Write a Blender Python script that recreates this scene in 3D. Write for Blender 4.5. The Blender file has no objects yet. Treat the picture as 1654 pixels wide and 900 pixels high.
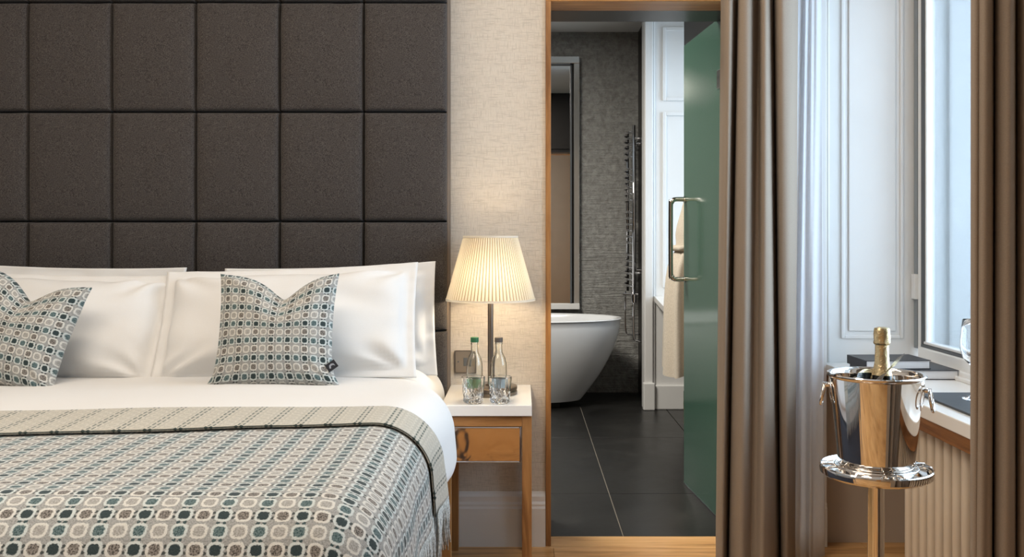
import bpy, bmesh, math, random
from math import sin, cos, pi, hypot, radians as rad
from mathutils import Vector, Matrix, noise

random.seed(7)
SC = bpy.context.scene
COL = SC.collection

# ------------------------------------------------------------------ camera
F = 1507.0
cam_d = bpy.data.cameras.new('camera')
cam = bpy.data.objects.new('camera', cam_d)
COL.objects.link(cam)
cam.location = (0, 0, 1.23)
cam.rotation_euler = (pi / 2, 0, 0)
cam_d.sensor_width = 36
cam_d.lens = 36 * F / 1654
cam_d.shift_x = -18 / 1654
cam_d.shift_y = -70 / 1654
cam_d.clip_start = 0.02
SC.camera = cam

# ------------------------------------------------------------------ world, light, exposure
wd = bpy.data.worlds.new('daylight')
SC.world = wd
wd.use_nodes = True
_bg = wd.node_tree.nodes['Background']
_bg.inputs[0].default_value = (0.80, 0.89, 0.97, 1)
_bg.inputs[1].default_value = 1.2
SC.view_settings.view_transform = 'Standard'
SC.view_settings.look = 'None'
SC.view_settings.gamma = 1
SC.view_settings.use_curve_mapping = False
SC.view_settings.exposure = 0.0


def area(name, loc, rot, sx, sy, power, color):
    l = bpy.data.lights.new(name, 'AREA')
    l.shape = 'RECTANGLE'
    l.size = sx
    l.size_y = sy
    l.energy = power
    l.color = color
    o = bpy.data.objects.new(name, l)
    o.location = loc
    o.rotation_euler = rot
    COL.objects.link(o)
    return o


area('ceiling_fill_light', (-1.2, 0.9, 2.93), (0, 0, 0), 1.6, 1.0, 46, (1.0, 0.87, 0.72))  # these unseen overhead area lights are added as soft room fill
area('ceiling_fill_light', (-1.1, 2.35, 2.93), (0, 0, 0), 1.8, 0.25, 18, (1.0, 0.84, 0.66))
area('ceiling_fill_light', (0.35, 2.7, 2.93), (0, 0, 0), 0.4, 0.4, 11, (1.0, 0.84, 0.66))
area('bathroom_fill_light', (-0.6, 4.85, 2.78), (0, 0, 0), 0.6, 1.2, 105, (1.0, 0.93, 0.82))  # unseen overhead fill, added to brighten the bathroom and the tub front
# daylight entering through the room's windows (outside the panes)
area('daylight_bedroom', (1.95, 2.7, 1.75), (0, pi / 2, 0), 2.0, 1.7, 78, (0.72, 0.85, 1.0))
area('daylight_rear', (1.95, -0.3, 1.75), (0, pi / 2, 0), 2.0, 1.4, 112, (0.76, 0.87, 1.0))
area('daylight_bathroom', (1.75, 6.2, 1.75), (0, pi / 2, 0), 1.7, 0.75, 26, (0.76, 0.87, 1.0))


# ------------------------------------------------------------------ node helper
class NT:
    def __init__(s, name):
        s.m = bpy.data.materials.new(name)
        s.m.use_nodes = True
        s.t = s.m.node_tree
        s.b = s.t.nodes['Principled BSDF']
        s.out = s.t.nodes['Material Output']

    def n(s, kind, **kw):
        nd = s.t.nodes.new(kind)
        for k, v in kw.items():
            setattr(nd, k, v)
        return nd

    def put(s, sock, v):
        if hasattr(v, 'is_output') or isinstance(v, bpy.types.NodeSocket):
            s.t.links.new(v, sock)
        elif isinstance(v, (tuple, list)) and len(v) == 3 and sock.type == 'RGBA':
            sock.default_value = (*v, 1)
        else:
            sock.default_value = v

    def ma(s, op, a, b=0.0, c=0.0, clamp=False):
        nd = s.n('ShaderNodeMath', operation=op, use_clamp=clamp)
        s.put(nd.inputs[0], a)
        s.put(nd.inputs[1], b)
        s.put(nd.inputs[2], c)
        return nd.outputs[0]

    def mix(s, f, a, b, mode='MIX'):
        nd = s.n('ShaderNodeMix', data_type='RGBA', blend_type=mode)
        s.put(nd.inputs[0], f)
        s.put(nd.inputs[6], a)
        s.put(nd.inputs[7], b)
        return nd.outputs[2]

    def coord(s, which='Object'):
        return s.n('ShaderNodeTexCoord').outputs[which]

    def mapping(s, v, scale=(1, 1, 1), loc=(0, 0, 0), rot=(0, 0, 0)):
        nd = s.n('ShaderNodeMapping')
        s.put(nd.inputs[0], v)
        nd.inputs[1].default_value = loc
        nd.inputs[2].default_value = rot
        nd.inputs[3].default_value = scale
        return nd.outputs[0]

    def noise(s, v, scale=5.0, detail=3.0, rough=0.5, dist=0.0):
        nd = s.n('ShaderNodeTexNoise')
        s.put(nd.inputs['Vector'], v)
        nd.inputs['Scale'].default_value = scale
        nd.inputs['Detail'].default_value = detail
        nd.inputs['Roughness'].default_value = rough
        nd.inputs['Distortion'].default_value = dist
        return nd.outputs[0]

    def ramp(s, f, stops):
        nd = s.n('ShaderNodeValToRGB')
        s.put(nd.inputs[0], f)
        e = nd.color_ramp.elements
        while len(e) < len(stops):
            e.new(0.5)
        for el, (p, c) in zip(e, stops):
            el.position = p
            el.color = (*c, 1)
        return nd.outputs[0]

    def bump(s, h, strength=0.3, dist=0.005):
        nd = s.n('ShaderNodeBump')
        nd.inputs['Strength'].default_value = strength
        nd.inputs['Distance'].default_value = dist
        s.put(nd.inputs['Height'], h)
        s.t.links.new(nd.outputs[0], s.b.inputs['Normal'])

    def set(s, color=None, rough=0.5, metal=0.0, trans=0.0, ior=1.45, spec=0.5, sheen=0.0, alpha=1.0):
        if color is not None:
            s.put(s.b.inputs['Base Color'], color)
        s.put(s.b.inputs['Roughness'], rough)
        s.b.inputs['Metallic'].default_value = metal
        s.b.inputs['Transmission Weight'].default_value = trans
        s.b.inputs['IOR'].default_value = ior
        s.b.inputs['Specular IOR Level'].default_value = spec
        s.b.inputs['Sheen Weight'].default_value = sheen
        return s.m


def plain(name, color, rough=0.5, metal=0.0, var=0.06, spec=0.5, sheen=0.0, bumpy=0.0, bscale=200):
    t = NT(name)
    co = t.coord()
    nz = t.noise(co, 6, 3)
    c2 = tuple(x * (1 - var * 2) for x in color)
    col = t.mix(nz, c2, tuple(min(1, x * (1 + var)) for x in color))
    if bumpy:
        t.bump(t.noise(co, bscale, 2), bumpy, 0.001)
    return t.set(col, rough, metal, spec=spec, sheen=sheen)


def wood(name, c1, c2, c3, axis='x', rough=0.4, scale=1.0):
    t = NT(name)
    sc = {'x': (1.2, 14, 14), 'y': (14, 1.2, 14), 'z': (14, 14, 1.2)}[axis]
    info = t.n('ShaderNodeObjectInfo').outputs['Random']
    co = t.coord()
    va = t.n('ShaderNodeVectorMath', operation='ADD')
    t.put(va.inputs[0], co)
    cmb = t.n('ShaderNodeCombineXYZ')
    r10 = t.ma('MULTIPLY', info, 13.0)
    for i in range(3):
        t.put(cmb.inputs[i], r10)
    t.put(va.inputs[1], cmb.outputs[0])
    v = t.mapping(va.outputs[0], tuple(x * scale for x in sc))
    n1 = t.noise(v, 1.0, 5, 0.6, 1.2)
    n2 = t.noise(v, 6.0, 4, 0.6, 0.4)
    f = t.ma('ADD', t.ma('MULTIPLY', n1, 0.75), t.ma('MULTIPLY', n2, 0.25))
    f = t.ma('ADD', f, t.ma('MULTIPLY', t.ma('SUBTRACT', info, 0.5), 0.12))
    col = t.ramp(f, [(0.34, c1), (0.5, c2), (0.66, c3)])
    t.bump(f, 0.15, 0.002)
    return t.set(col, rough)


# ------------------------------------------------------------------ materials
M = {}
M['oak'] = wood('oak', (0.20, 0.085, 0.028), (0.38, 0.185, 0.065), (0.50, 0.27, 0.10), 'z')
M['oak_x'] = wood('oak_x', (0.22, 0.10, 0.03), (0.44, 0.21, 0.07), (0.56, 0.30, 0.11), 'x')
M['oak_y'] = wood('oak_y', (0.12, 0.05, 0.02), (0.25, 0.11, 0.04), (0.36, 0.17, 0.07), 'y')
M['oak_floor'] = wood('oak_floor', (0.32, 0.16, 0.055), (0.62, 0.35, 0.14), (0.76, 0.48, 0.22), 'x', 0.32)
M['oak_side'] = wood('oak_side', (0.16, 0.085, 0.04), (0.27, 0.155, 0.07), (0.36, 0.21, 0.10), 'z')
M['white_paint'] = plain('white_paint', (0.80, 0.80, 0.79), 0.4, var=0.02)
M['ceiling'] = plain('ceiling_white', (0.78, 0.77, 0.74), 0.8, var=0.02)
M['beige_wall'] = plain('beige_wall', (0.50, 0.43, 0.36), 0.7, var=0.03)
M['rear_wall'] = plain('rear_wall', (0.38, 0.31, 0.235), 0.7, var=0.03)
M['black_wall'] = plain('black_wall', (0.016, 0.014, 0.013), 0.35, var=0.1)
M['stone_white'] = plain('stone_white', (0.86, 0.85, 0.83), 0.18, var=0.02)
M['sill'] = plain('sill_stone', (0.82, 0.80, 0.77), 0.2, var=0.02)
M['ceramic'] = plain('ceramic', (0.86, 0.88, 0.90), 0.12, var=0.01)
M['steel'] = plain('polished_steel', (0.80, 0.77, 0.74), 0.045, 1.0, var=0.01)
M['chrome'] = plain('chrome', (0.78, 0.78, 0.80), 0.07, 1.0, var=0.01)
M['grey_chrome'] = plain('grey_chrome', (0.55, 0.55, 0.58), 0.12, 1.0, var=0.02)
M['bronze'] = plain('bronze', (0.20, 0.165, 0.135), 0.28, 0.9, var=0.05)
M['bronze_steel'] = plain('brushed_steel', (0.32, 0.31, 0.30), 0.25, 1.0, var=0.02)
M['rubber'] = plain('dark_gasket', (0.10, 0.11, 0.12), 0.5, var=0.05)
M['grey_strip'] = plain('grey_strip', (0.26, 0.29, 0.31), 0.4, var=0.05)
M['radiator'] = plain('radiator_enamel', (0.66, 0.57, 0.46), 0.35, var=0.02)
M['book_black'] = plain('book_cloth_black', (0.022, 0.022, 0.026), 0.42, var=0.1)
M['slate'] = plain('slate', (0.07, 0.08, 0.09), 0.6, var=0.2, bumpy=0.5, bscale=60)
M['cap_green'] = plain('cap_green', (0.03, 0.14, 0.06), 0.4, var=0.05)
M['cap_brown'] = plain('cap_brown', (0.12, 0.10, 0.085), 0.4, var=0.05)
M['label_green'] = plain('label_green', (0.13, 0.27, 0.10), 0.6, var=0.1)
M['label_blue'] = plain('label_blue', (0.28, 0.36, 0.38), 0.6, var=0.1)
M['bed_base'] = plain('bed_base_fabric', (0.06, 0.062, 0.075), 0.9, var=0.1, bumpy=0.4, bscale=700)
M['tag_black'] = plain('tag_black', (0.012, 0.012, 0.016), 0.7, var=0.1)
M['tag_grey'] = plain('tag_grey', (0.30, 0.31, 0.34), 0.7, var=0.1)
M['yarn_dark'] = plain('yarn_dark', (0.04, 0.055, 0.05), 0.9, var=0.1)
M['side_band'] = plain('side_band_felt', (0.16, 0.12, 0.09), 0.9, var=0.2, bumpy=0.4, bscale=500)
M['door_edge'] = plain('door_edge', (0.07, 0.13, 0.10), 0.2, var=0.05)


def mat_fabric(name, color, bscale=900, bump=0.35, sheen=0.2, rough=0.9, var=0.25, nscale=420):
    t = NT(name)
    co = t.coord()
    n1 = t.noise(co, nscale, 2, 0.6)
    n2 = t.noise(co, 3.0, 2)
    a = tuple(x * (1 - var) for x in color)
    b = tuple(min(1, x * (1 + var)) for x in color)
    col = t.mix(t.ramp(n1, [(0.35, (0, 0, 0)), (0.65, (1, 1, 1))]), a, b)
    col = t.mix(t.ma('MULTIPLY', n2, 0.25), col, a)
    t.bump(t.noise(co, bscale, 2), bump, 0.0015)
    return t.set(col, rough, sheen=sheen, spec=0.2)


M['felt'] = mat_fabric('charcoal_felt', (0.060, 0.053, 0.050), 260, 0.5, 0.08, var=0.55, nscale=330)
M['curtain'] = mat_fabric('curtain_taupe', (0.275, 0.222, 0.175), 900, 0.1, 0.03, 0.85, 0.06)
M['linen'] = mat_fabric('white_cotton', (0.72, 0.715, 0.705), 500, 0.06, 0.0, 0.85, 0.015)
M['robe'] = mat_fabric('robe_waffle', (0.60, 0.54, 0.45), 150, 0.6, 0.1, 0.9, 0.08, 150)
M['fringe'] = mat_fabric('fringe_yarn', (0.46, 0.47, 0.45), 500, 0.4, 0.1, 0.9, 0.4, 200)


def m_wallpaper():
    t = NT('grasscloth_wallpaper')
    co = t.coord()
    h = t.noise(t.mapping(co, (22, 22, 400)), 1, 2, 0.6)
    v = t.noise(t.mapping(co, (400, 400, 22)), 1, 2, 0.6)
    big = t.noise(t.mapping(co, (3, 3, 60)), 1, 2)
    f = t.ma('MAXIMUM', t.ramp(h, [(0.52, (0, 0, 0)), (0.66, (1, 1, 1))]), t.ramp(v, [(0.52, (0, 0, 0)), (0.66, (1, 1, 1))]))
    col = t.mix(t.ma('MULTIPLY', f, 0.42), (0.66, 0.60, 0.525), (0.30, 0.265, 0.22))
    col = t.mix(t.ma('MULTIPLY', big, 0.25), col, (0.76, 0.70, 0.61))
    t.bump(t.ma('SUBTRACT', 1.0, f), 0.35, 0.002)
    return t.set(col, 0.85, spec=0.2)


def m_stone_wall():
    t = NT('split_stone')
    co = t.coord()
    rows = t.noise(t.mapping(co, (4, 4, 75)), 1, 3, 0.6, 0.3)
    rough = t.noise(co, 26, 5, 0.65, 0.4)
    fine = t.noise(co, 90, 3, 0.6)
    h = t.ma('ADD', t.ma('MULTIPLY', rows, 0.7), t.ma('ADD', t.ma('MULTIPLY', rough, 0.6), t.ma('MULTIPLY', fine, 0.25)))
    col = t.ramp(rough, [(0.3, (0.22, 0.215, 0.20)), (0.55, (0.34, 0.34, 0.325)), (0.75, (0.44, 0.435, 0.41))])
    t.bump(h, 0.75, 0.03)
    return t.set(col, 0.6)


def m_tile():
    t = NT('dark_floor_tile')
    co = t.coord()
    n = t.noise(co, 3.5, 6, 0.65, 0.6)
    n2 = t.noise(co, 40, 3)
    col = t.ramp(n, [(0.3, (0.006, 0.006, 0.006)), (0.55, (0.013, 0.013, 0.0125)), (0.75, (0.030, 0.029, 0.027))])
    r = t.ma('ADD', 0.22, t.ma('MULTIPLY', n, 0.25))
    t.bump(n2, 0.12, 0.002)
    return t.set(col, r)


def m_pattern(name, cell, swap=False, rough=0.9, reverse=False, sx=1.0):
    """woven cloth: light rounded rings on grey with teal, brown and grey centres"""
    t = NT(name)
    uv = t.n('ShaderNodeUVMap', uv_map='UVMap').outputs[0]
    wob = t.noise(uv, 260, 1, 0.5)
    sep = t.n('ShaderNodeSeparateXYZ')
    t.put(sep.inputs[0], uv)
    U, V = sep.outputs[0], sep.outputs[1]
    if swap:
        U, V = V, U
    u = t.ma('DIVIDE', U, cell * sx)
    v = t.ma('DIVIDE', V, cell)
    off = t.ma('MULTIPLY', t.ma('SUBTRACT', wob, 0.5), 0.16)
    u = t.ma('ADD', u, off)
    v = t.ma('ADD', v, off)
    pu = t.ma('FLOORED_MODULO', t.ma('FLOOR', u), 2.0)
    pv = t.ma('FLOORED_MODULO', t.ma('FLOOR', v), 2.0)
    fu = t.ma('SUBTRACT', t.ma('FRACT', u), 0.5)
    fv = t.ma('SUBTRACT', t.ma('FRACT', v), 0.5)
    au, av = t.ma('ABSOLUTE', fu), t.ma('ABSOLUTE', fv)
    r = t.ma('POWER', t.ma('ADD', t.ma('POWER', au, 3.0), t.ma('POWER', av, 3.0)), 1 / 3.0)
    def step(e, x, w=0.025):
        nd = t.n('ShaderNodeMapRange')
        t.put(nd.inputs[0], x)
        nd.inputs[1].default_value = e - w
        nd.inputs[2].default_value = e + w
        nd.inputs[3].default_value = 1.0
        nd.inputs[4].default_value = 0.0
        return nd.outputs[0]
    wv = t.noise(t.mapping(uv, (1, 1, 1)), 420, 2, 0.6)
    mott = t.ramp(t.noise(uv, 330, 2, 0.6), [(0.40, (0, 0, 0)), (0.56, (1, 1, 1))])
    centre_m, ring_m = step(0.285, r), step(0.425, r)
    teal = t.mix(pv, (0.008, 0.026, 0.030), t.mix(mott, (0.010, 0.045, 0.052), (0.11, 0.165, 0.17)))
    grey = t.mix(pv, t.mix(mott, (0.035, 0.030, 0.026), (0.24, 0.215, 0.19)), t.mix(mott, (0.25, 0.24, 0.22), (0.38, 0.37, 0.345)))
    cen = t.mix(pu, teal, grey)
    ring = t.mix(pu, (0.52, 0.56, 0.545), (0.60, 0.585, 0.54))
    d1 = t.ma('ADD', t.ma('POWER', t.ma('SUBTRACT', au, 0.16), 2.0), t.ma('POWER', t.ma('SUBTRACT', av, 0.5), 2.0))
    d2 = t.ma('ADD', t.ma('POWER', t.ma('SUBTRACT', au, 0.5), 2.0), t.ma('POWER', t.ma('SUBTRACT', av, 0.16), 2.0))
    dots1 = t.ma('MULTIPLY', step(0.0095, d1, 0.003), t.ma('SUBTRACT', 1.0, pu))
    dots2 = t.ma('MULTIPLY', step(0.0085, d2, 0.003), t.ma('SUBTRACT', 1.0, pv))
    bgc = t.mix(mott, (0.225, 0.23, 0.222), (0.34, 0.34, 0.325))
    bgc = t.mix(dots2, bgc, (0.035, 0.045, 0.045))
    bgc = t.mix(dots1, bgc, (0.02, 0.05, 0.055))
    col = t.mix(ring_m, bgc, ring)
    col = t.mix(centre_m, col, cen)
    col = t.mix(t.ma('MULTIPLY', wv, 0.13), col, (0.36, 0.35, 0.33))
    if reverse:
        ln = t.ma('POWER', t.ma('SUBTRACT', au, 0.17), 2.0)
        lm = t.ma('MULTIPLY', step(0.0035, ln, 0.002), t.ma('SUBTRACT', 1.0, pu))
        lm = t.ma('MULTIPLY', lm, t.ma('LESS_THAN', av, 0.36))
        rg = t.ma('MULTIPLY', t.ma('SUBTRACT', ring_m, centre_m), 0.45)
        col = t.mix(mott, (0.36, 0.34, 0.29), (0.47, 0.445, 0.38))
        col = t.mix(rg, col, (0.62, 0.58, 0.50))
        col = t.mix(t.ma('MULTIPLY', lm, 0.85), col, (0.03, 0.06, 0.055))
    t.bump(t.ma('ADD', t.ma('MULTIPLY', ring_m, 0.4), wv), 0.5, 0.002)
    return t.set(col, rough, sheen=0.15, spec=0.15)


M['wallpaper'] = m_wallpaper()
M['stone'] = m_stone_wall()
M['tile'] = m_tile()
M['throw'] = m_pattern('woven_throw', 0.0305, sx=1.11)
M['throw_back'] = m_pattern('woven_throw_reverse', 0.0305, sx=1.11, reverse=True)
M['cushion'] = m_pattern('woven_cushion', 0.0272, swap=True, sx=1.06)


def m_glass(name, color=(1, 1, 1), rough=0.0, ior=1.5):
    t = NT(name)
    nz = t.noise(t.coord(), 3, 1)
    c = t.mix(nz, color, tuple(x * 0.99 for x in color))
    return t.set(c, rough, trans=1.0, ior=ior)


def m_pane(name, tint=(0.9, 0.95, 0.98)):
    t = NT(name)
    nz = t.noise(t.coord(), 2, 1)
    tr = t.n('ShaderNodeBsdfTransparent')
    t.put(tr.inputs[0], t.mix(nz, tint, tuple(x * 0.98 for x in tint)))
    gl = t.n('ShaderNodeBsdfGlossy')
    gl.inputs['Roughness'].default_value = 0.02
    fr = t.n('ShaderNodeFresnel')
    fr.inputs[0].default_value = 1.45
    mx = t.n('ShaderNodeMixShader')
    t.put(mx.inputs[0], t.ma('MULTIPLY', fr.outputs[0], 0.8))
    t.t.links.new(tr.outputs[0], mx.inputs[1])
    t.t.links.new(gl.outputs[0], mx.inputs[2])
    t.t.links.new(mx.outputs[0], t.out.inputs[0])
    return t.m


def m_thin(name, color, trans_w=0.5, see=0.0, pleat=0):
    """cloth that lets light through"""
    t = NT(name)
    co = t.coord()
    nz = t.noise(co, 60, 2)
    c = t.mix(nz, color, tuple(x * 0.93 for x in color))
    df = t.n('ShaderNodeBsdfDiffuse')
    tl = t.n('ShaderNodeBsdfTranslucent')
    t.put(df.inputs[0], c)
    t.put(tl.inputs[0], c)
    mx = t.n('ShaderNodeMixShader')
    mx.inputs[0].default_value = trans_w
    t.t.links.new(df.outputs[0], mx.inputs[1])
    t.t.links.new(tl.outputs[0], mx.inputs[2])
    last = mx
    if see:
        tp = t.n('ShaderNodeBsdfTransparent')
        m2 = t.n('ShaderNodeMixShader')
        m2.inputs[0].default_value = see
        t.t.links.new(mx.outputs[0], m2.inputs[1])
        t.t.links.new(tp.outputs[0], m2.inputs[2])
        last = m2
    t.t.links.new(last.outputs[0], t.out.inputs[0])
    return t.m


def m_emit(name, color, strength):
    t = NT(name)
    t.set(color, 0.5)
    t.put(t.b.inputs['Emission Color'], color)
    t.b.inputs['Emission Strength'].default_value = strength
    return t.m


M['glass'] = m_glass('clear_glass')
M['water_glass'] = m_glass('bottle_glass', (0.97, 0.985, 0.97), ior=1.4)
M['champagne_glass'] = m_glass('green_glass', (0.03, 0.07, 0.03))
M['pane'] = m_pane('window_pane')
M['sheer'] = m_thin('sheer_voile', (0.86, 0.88, 0.92), 0.5, 0.12)
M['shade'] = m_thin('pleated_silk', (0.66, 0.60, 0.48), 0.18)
M['pleat_shadow'] = m_thin('pleat_valley_shadow', (0.30, 0.23, 0.14), 0.12)  # darker silk colour paints the shadow inside the pleats
M['bulb'] = m_emit('bulb_glow', (1.0, 0.80, 0.52), 6)
M['fill_disc'] = m_emit('ceiling_fill_glow', (1.0, 0.88, 0.72), 2.0)  # glow colour for the added ceiling fill


def m_foil():
    t = NT('gold_foil')
    co = t.coord()
    n = t.noise(co, 140, 3, 0.6, 0.6)
    t.bump(n, 0.8, 0.002)
    return t.set(t.mix(t.noise(co, 30, 2), (0.62, 0.46, 0.24), (0.72, 0.64, 0.42)), 0.26, 0.9)


def m_drawer():
    t = NT('mirrored_drawer_face')
    co = t.coord()
    n = t.noise(t.mapping(co, (7, 7, 9)), 1, 2, 0.5, 0.9)
    t.bump(n, 0.16, 0.012)
    return t.set((0.60, 0.48, 0.38), 0.07, 1.0)


def m_green():
    t = NT('green_back_painted_glass')
    co = t.coord()
    n = t.noise(co, 1.5, 1)
    return t.set(t.mix(n, (0.052, 0.112, 0.086), (0.058, 0.122, 0.094)), 0.14, spec=0.6)


def m_pages():
    t = NT('book_pages')
    co = t.coord()
    n = t.noise(t.mapping(co, (2, 2, 900)), 1, 2)
    return t.set(t.mix(n, (0.62, 0.62, 0.64), (0.80, 0.80, 0.80)), 0.8)


M['foil'] = m_foil()
M['drawer'] = m_drawer()
M['green'] = m_green()
M['pages'] = m_pages()
M['mirror'] = plain('mirror_silver', (0.86, 0.86, 0.86), 0.01, 1.0, var=0.01)
M['brown_frame'] = plain('mirror_frame', (0.62, 0.62, 0.60), 0.15, 0.7, var=0.02)


# ------------------------------------------------------------------ geometry helpers
def world_origin(o):
    v = Vector((0, 0, 0))
    while o is not None:
        v += o.location
        o = o.parent
    return v


def link(name, bm, mat, parent=None, smooth=False, keep=False, mats=None):
    """one mesh object; world-space geometry is moved into the parent's frame unless keep"""
    bmesh.ops.recalc_face_normals(bm, faces=bm.faces[:]) if not keep else None
    if parent is not None and not keep:
        bmesh.ops.translate(bm, verts=bm.verts[:], vec=-world_origin(parent))
    me = bpy.data.meshes.new(name)
    bm.to_mesh(me)
    bm.free()
    if smooth:
        for p in me.polygons:
            p.use_smooth = True
        if smooth is not True:
            me.set_sharp_from_angle(angle=rad(smooth))
    me.materials.append(M[mat] if isinstance(mat, str) else mat)
    for m in (mats or []):
        me.materials.append(M[m])
    o = bpy.data.objects.new(name, me)
    COL.objects.link(o)
    if parent is not None:
        o.parent = parent
    return o


def tag(o, label=None, cat=None, group=None, kind=None):
    if label:
        o['label'] = label
    if cat:
        o['category'] = cat
    if group:
        o['group'] = group
    if kind:
        o['kind'] = kind
    return o


def thing(name, label, cat, loc, group=None):
    o = bpy.data.objects.new(name, None)
    COL.objects.link(o)
    o.empty_display_size = 0.05
    o.location = loc
    return tag(o, label, cat, group)


def struct(name, bm, mat, smooth=False):
    return tag(link(name, bm, mat, None, smooth), kind='structure')


def B():
    return bmesh.new()


def box(bm, x0, x1, y0, y1, z0, z1, bev=0.0, seg=2):
    r = bmesh.ops.create_cube(bm, size=1)
    vs = r['verts']
    for v in vs:
        v.co = Vector(((x0 + x1) / 2 + v.co.x * (x1 - x0), (y0 + y1) / 2 + v.co.y * (y1 - y0), (z0 + z1) / 2 + v.co.z * (z1 - z0)))
    if bev:
        es = list({e for v in vs for e in v.link_edges})
        bmesh.ops.bevel(bm, geom=es, offset=bev, segments=seg, affect='EDGES', profile=0.5)
    return bm


def boxes(*args, bev=0.0):
    bm = B()
    for a in args:
        box(bm, *a, bev=bev)
    return bm


def prism(bm, poly, z0, z1):
    a = [bm.verts.new((x, y, z0)) for x, y in poly]
    b = [bm.verts.new((x, y, z1)) for x, y in poly]
    n = len(poly)
    bm.faces.new(a[::-1])
    bm.faces.new(b)
    for i in range(n):
        bm.faces.new((a[i], a[(i + 1) % n], b[(i + 1) % n], b[i]))
    return bm


def extrude_profile(bm, prof, origin, axis_u, axis_v, axis_w, length):
    """closed profile [(u,v)] swept along axis_w"""
    O, U, V, W = map(Vector, (origin, axis_u, axis_v, axis_w))
    a = [bm.verts.new(O + U * p + V * q) for p, q in prof]
    b = [bm.verts.new(O + U * p + V * q + W * length) for p, q in prof]
    n = len(prof)
    bm.faces.new(a)
    bm.faces.new(b[::-1])
    for i in range(n):
        bm.faces.new((a[i], b[i], b[(i + 1) % n], a[(i + 1) % n]))
    return bm


def lathe(bm, prof, cx, cy, cz, seg=48, fn=None, close=False):
    rings = []
    for r, z in prof:
        if r < 1e-6:
            rings.append([bm.verts.new((cx, cy, cz + z))])
        else:
            ring = []
            for k in range(seg):
                a = 2 * pi * k / seg
                rr = r if fn is None else fn(r, z, a)
                ring.append(bm.verts.new((cx + rr * cos(a), cy + rr * sin(a), cz + z)))
            rings.append(ring)
    n = len(rings)
    for i in range(n if close else n - 1):
        A, C = rings[i], rings[(i + 1) % n]
        for k in range(seg):
            k2 = (k + 1) % seg
            if len(A) == 1 and len(C) == 1:
                continue
            if len(A) == 1:
                bm.faces.new((A[0], C[k2], C[k]))
            elif len(C) == 1:
                bm.faces.new((A[k], A[k2], C[0]))
            else:
                bm.faces.new((A[k], A[k2], C[k2], C[k]))
    return bm


def tube(bm, pts, r, seg=10, closed=False, caps=True):
    pts = [Vector(p) for p in pts]
    n = len(pts)
    rings = []
    up = None
    for i in range(n):
        if closed:
            d = (pts[(i + 1) % n] - pts[i - 1]).normalized()
        else:
            d = (pts[min(i + 1, n - 1)] - pts[max(i - 1, 0)]).normalized()
        if up is None:
            up = Vector((0, 0, 1)) if abs(d.z) < 0.9 else Vector((1, 0, 0))
        a = d.cross(up).normalized()
        b = a.cross(d).normalized()
        up = b
        rr = r[i] if isinstance(r, (list, tuple)) else r
        rings.append([bm.verts.new(pts[i] + a * rr * cos(2 * pi * k / seg) + b * rr * sin(2 * pi * k / seg)) for k in range(seg)])
    for i in range(n if closed else n - 1):
        A, C = rings[i], rings[(i + 1) % n]
        for k in range(seg):
            bm.faces.new((A[k], A[(k + 1) % seg], C[(k + 1) % seg], C[k]))
    if caps and not closed:
        bm.faces.new(rings[0][::-1])
        bm.faces.new(rings[-1])
    return bm


def grid(bm, fn, us, vs, uvfn=None):
    uvl = bm.loops.layers.uv.get('UVMap') or bm.loops.layers.uv.new('UVMap')
    V = [[bm.verts.new(fn(u, v)) for u in us] for v in vs]
    UV = [[(uvfn(u, v) if uvfn else (u, v)) for u in us] for v in vs]
    for j in range(len(vs) - 1):
        for i in range(len(us) - 1):
            f = bm.faces.new((V[j][i], V[j][i + 1], V[j + 1][i + 1], V[j + 1][i]))
            for lp, (jj, ii) in zip(f.loops, ((j, i), (j, i + 1), (j + 1, i + 1), (j + 1, i))):
                lp[uvl].uv = UV[jj][ii]
    return V


def lin(a, b, n):
    return [a + (b - a) * i / (n - 1) for i in range(n)]


def sm(x, a, b):
    t = max(0.0, min(1.0, (x - a) / (b - a)))
    return t * t * (3 - 2 * t)


def smooth_path(pts, per=8, closed=False):
    out = []
    P = [Vector(p) for p in pts]
    n = len(P)
    rng = range(n) if closed else range(n - 1)
    for i in rng:
        p0 = P[i - 1] if (i > 0 or closed) else P[0]
        p1, p2 = P[i], P[(i + 1) % n]
        p3 = P[(i + 2) % n] if (closed or i + 2 < n) else P[-1]
        for k in range(per):
            t = k / per
            out.append(0.5 * ((2 * p1) + (p2 - p0) * t + (2 * p0 - 5 * p1 + 4 * p2 - p3) * t * t + (3 * p1 - p0 - 3 * p2 + p3) * t ** 3))
    if not closed:
        out.append(P[-1])
    return out


# ================================================================== SETTING: bedroom
YW = 3.70      # headboard wall
XR = 1.20      # window wall, inner face
ZC = 3.0
XL = -3.7
YB = -1.7

# floor of oak planks
fl = struct('floor', boxes((XL, XR + 0.5, YB, YW + 0.11, -0.06, -0.006)), 'oak_side')
pw = 0.14
y = YW + 0.11
row = 0
pm = B()
box(pm, 0, 1.9 - 0.0015, 0, pw - 0.0015, -0.006, 0.0, bev=0.0008, seg=1)
pmesh = None
while y > YB:
    x = -0.55 - 1.9 * 2 + (row * 0.67) % 1.9
    while x < XR + 0.45:
        x0, x1 = max(x, XL), min(x + 1.8985, XR + 0.48)
        if x0 < x1 - 0.02:
            if x0 == x and x1 == x + 1.8985:
                if pmesh is None:
                    o = link('plank', pm, 'oak_floor', fl, keep=True)
                    pmesh = o.data
                else:
                    o = bpy.data.objects.new('plank', pmesh)
                    COL.objects.link(o)
                    o.parent = fl
                o.location = (x, y - pw, 0)
            else:
                link('plank', box(B(), x0, x1, y - pw, y - 0.0015, -0.006, 0, bev=0.0008, seg=1), 'oak_floor', fl)
        x += 1.9
    y -= pw
    row += 1

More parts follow.
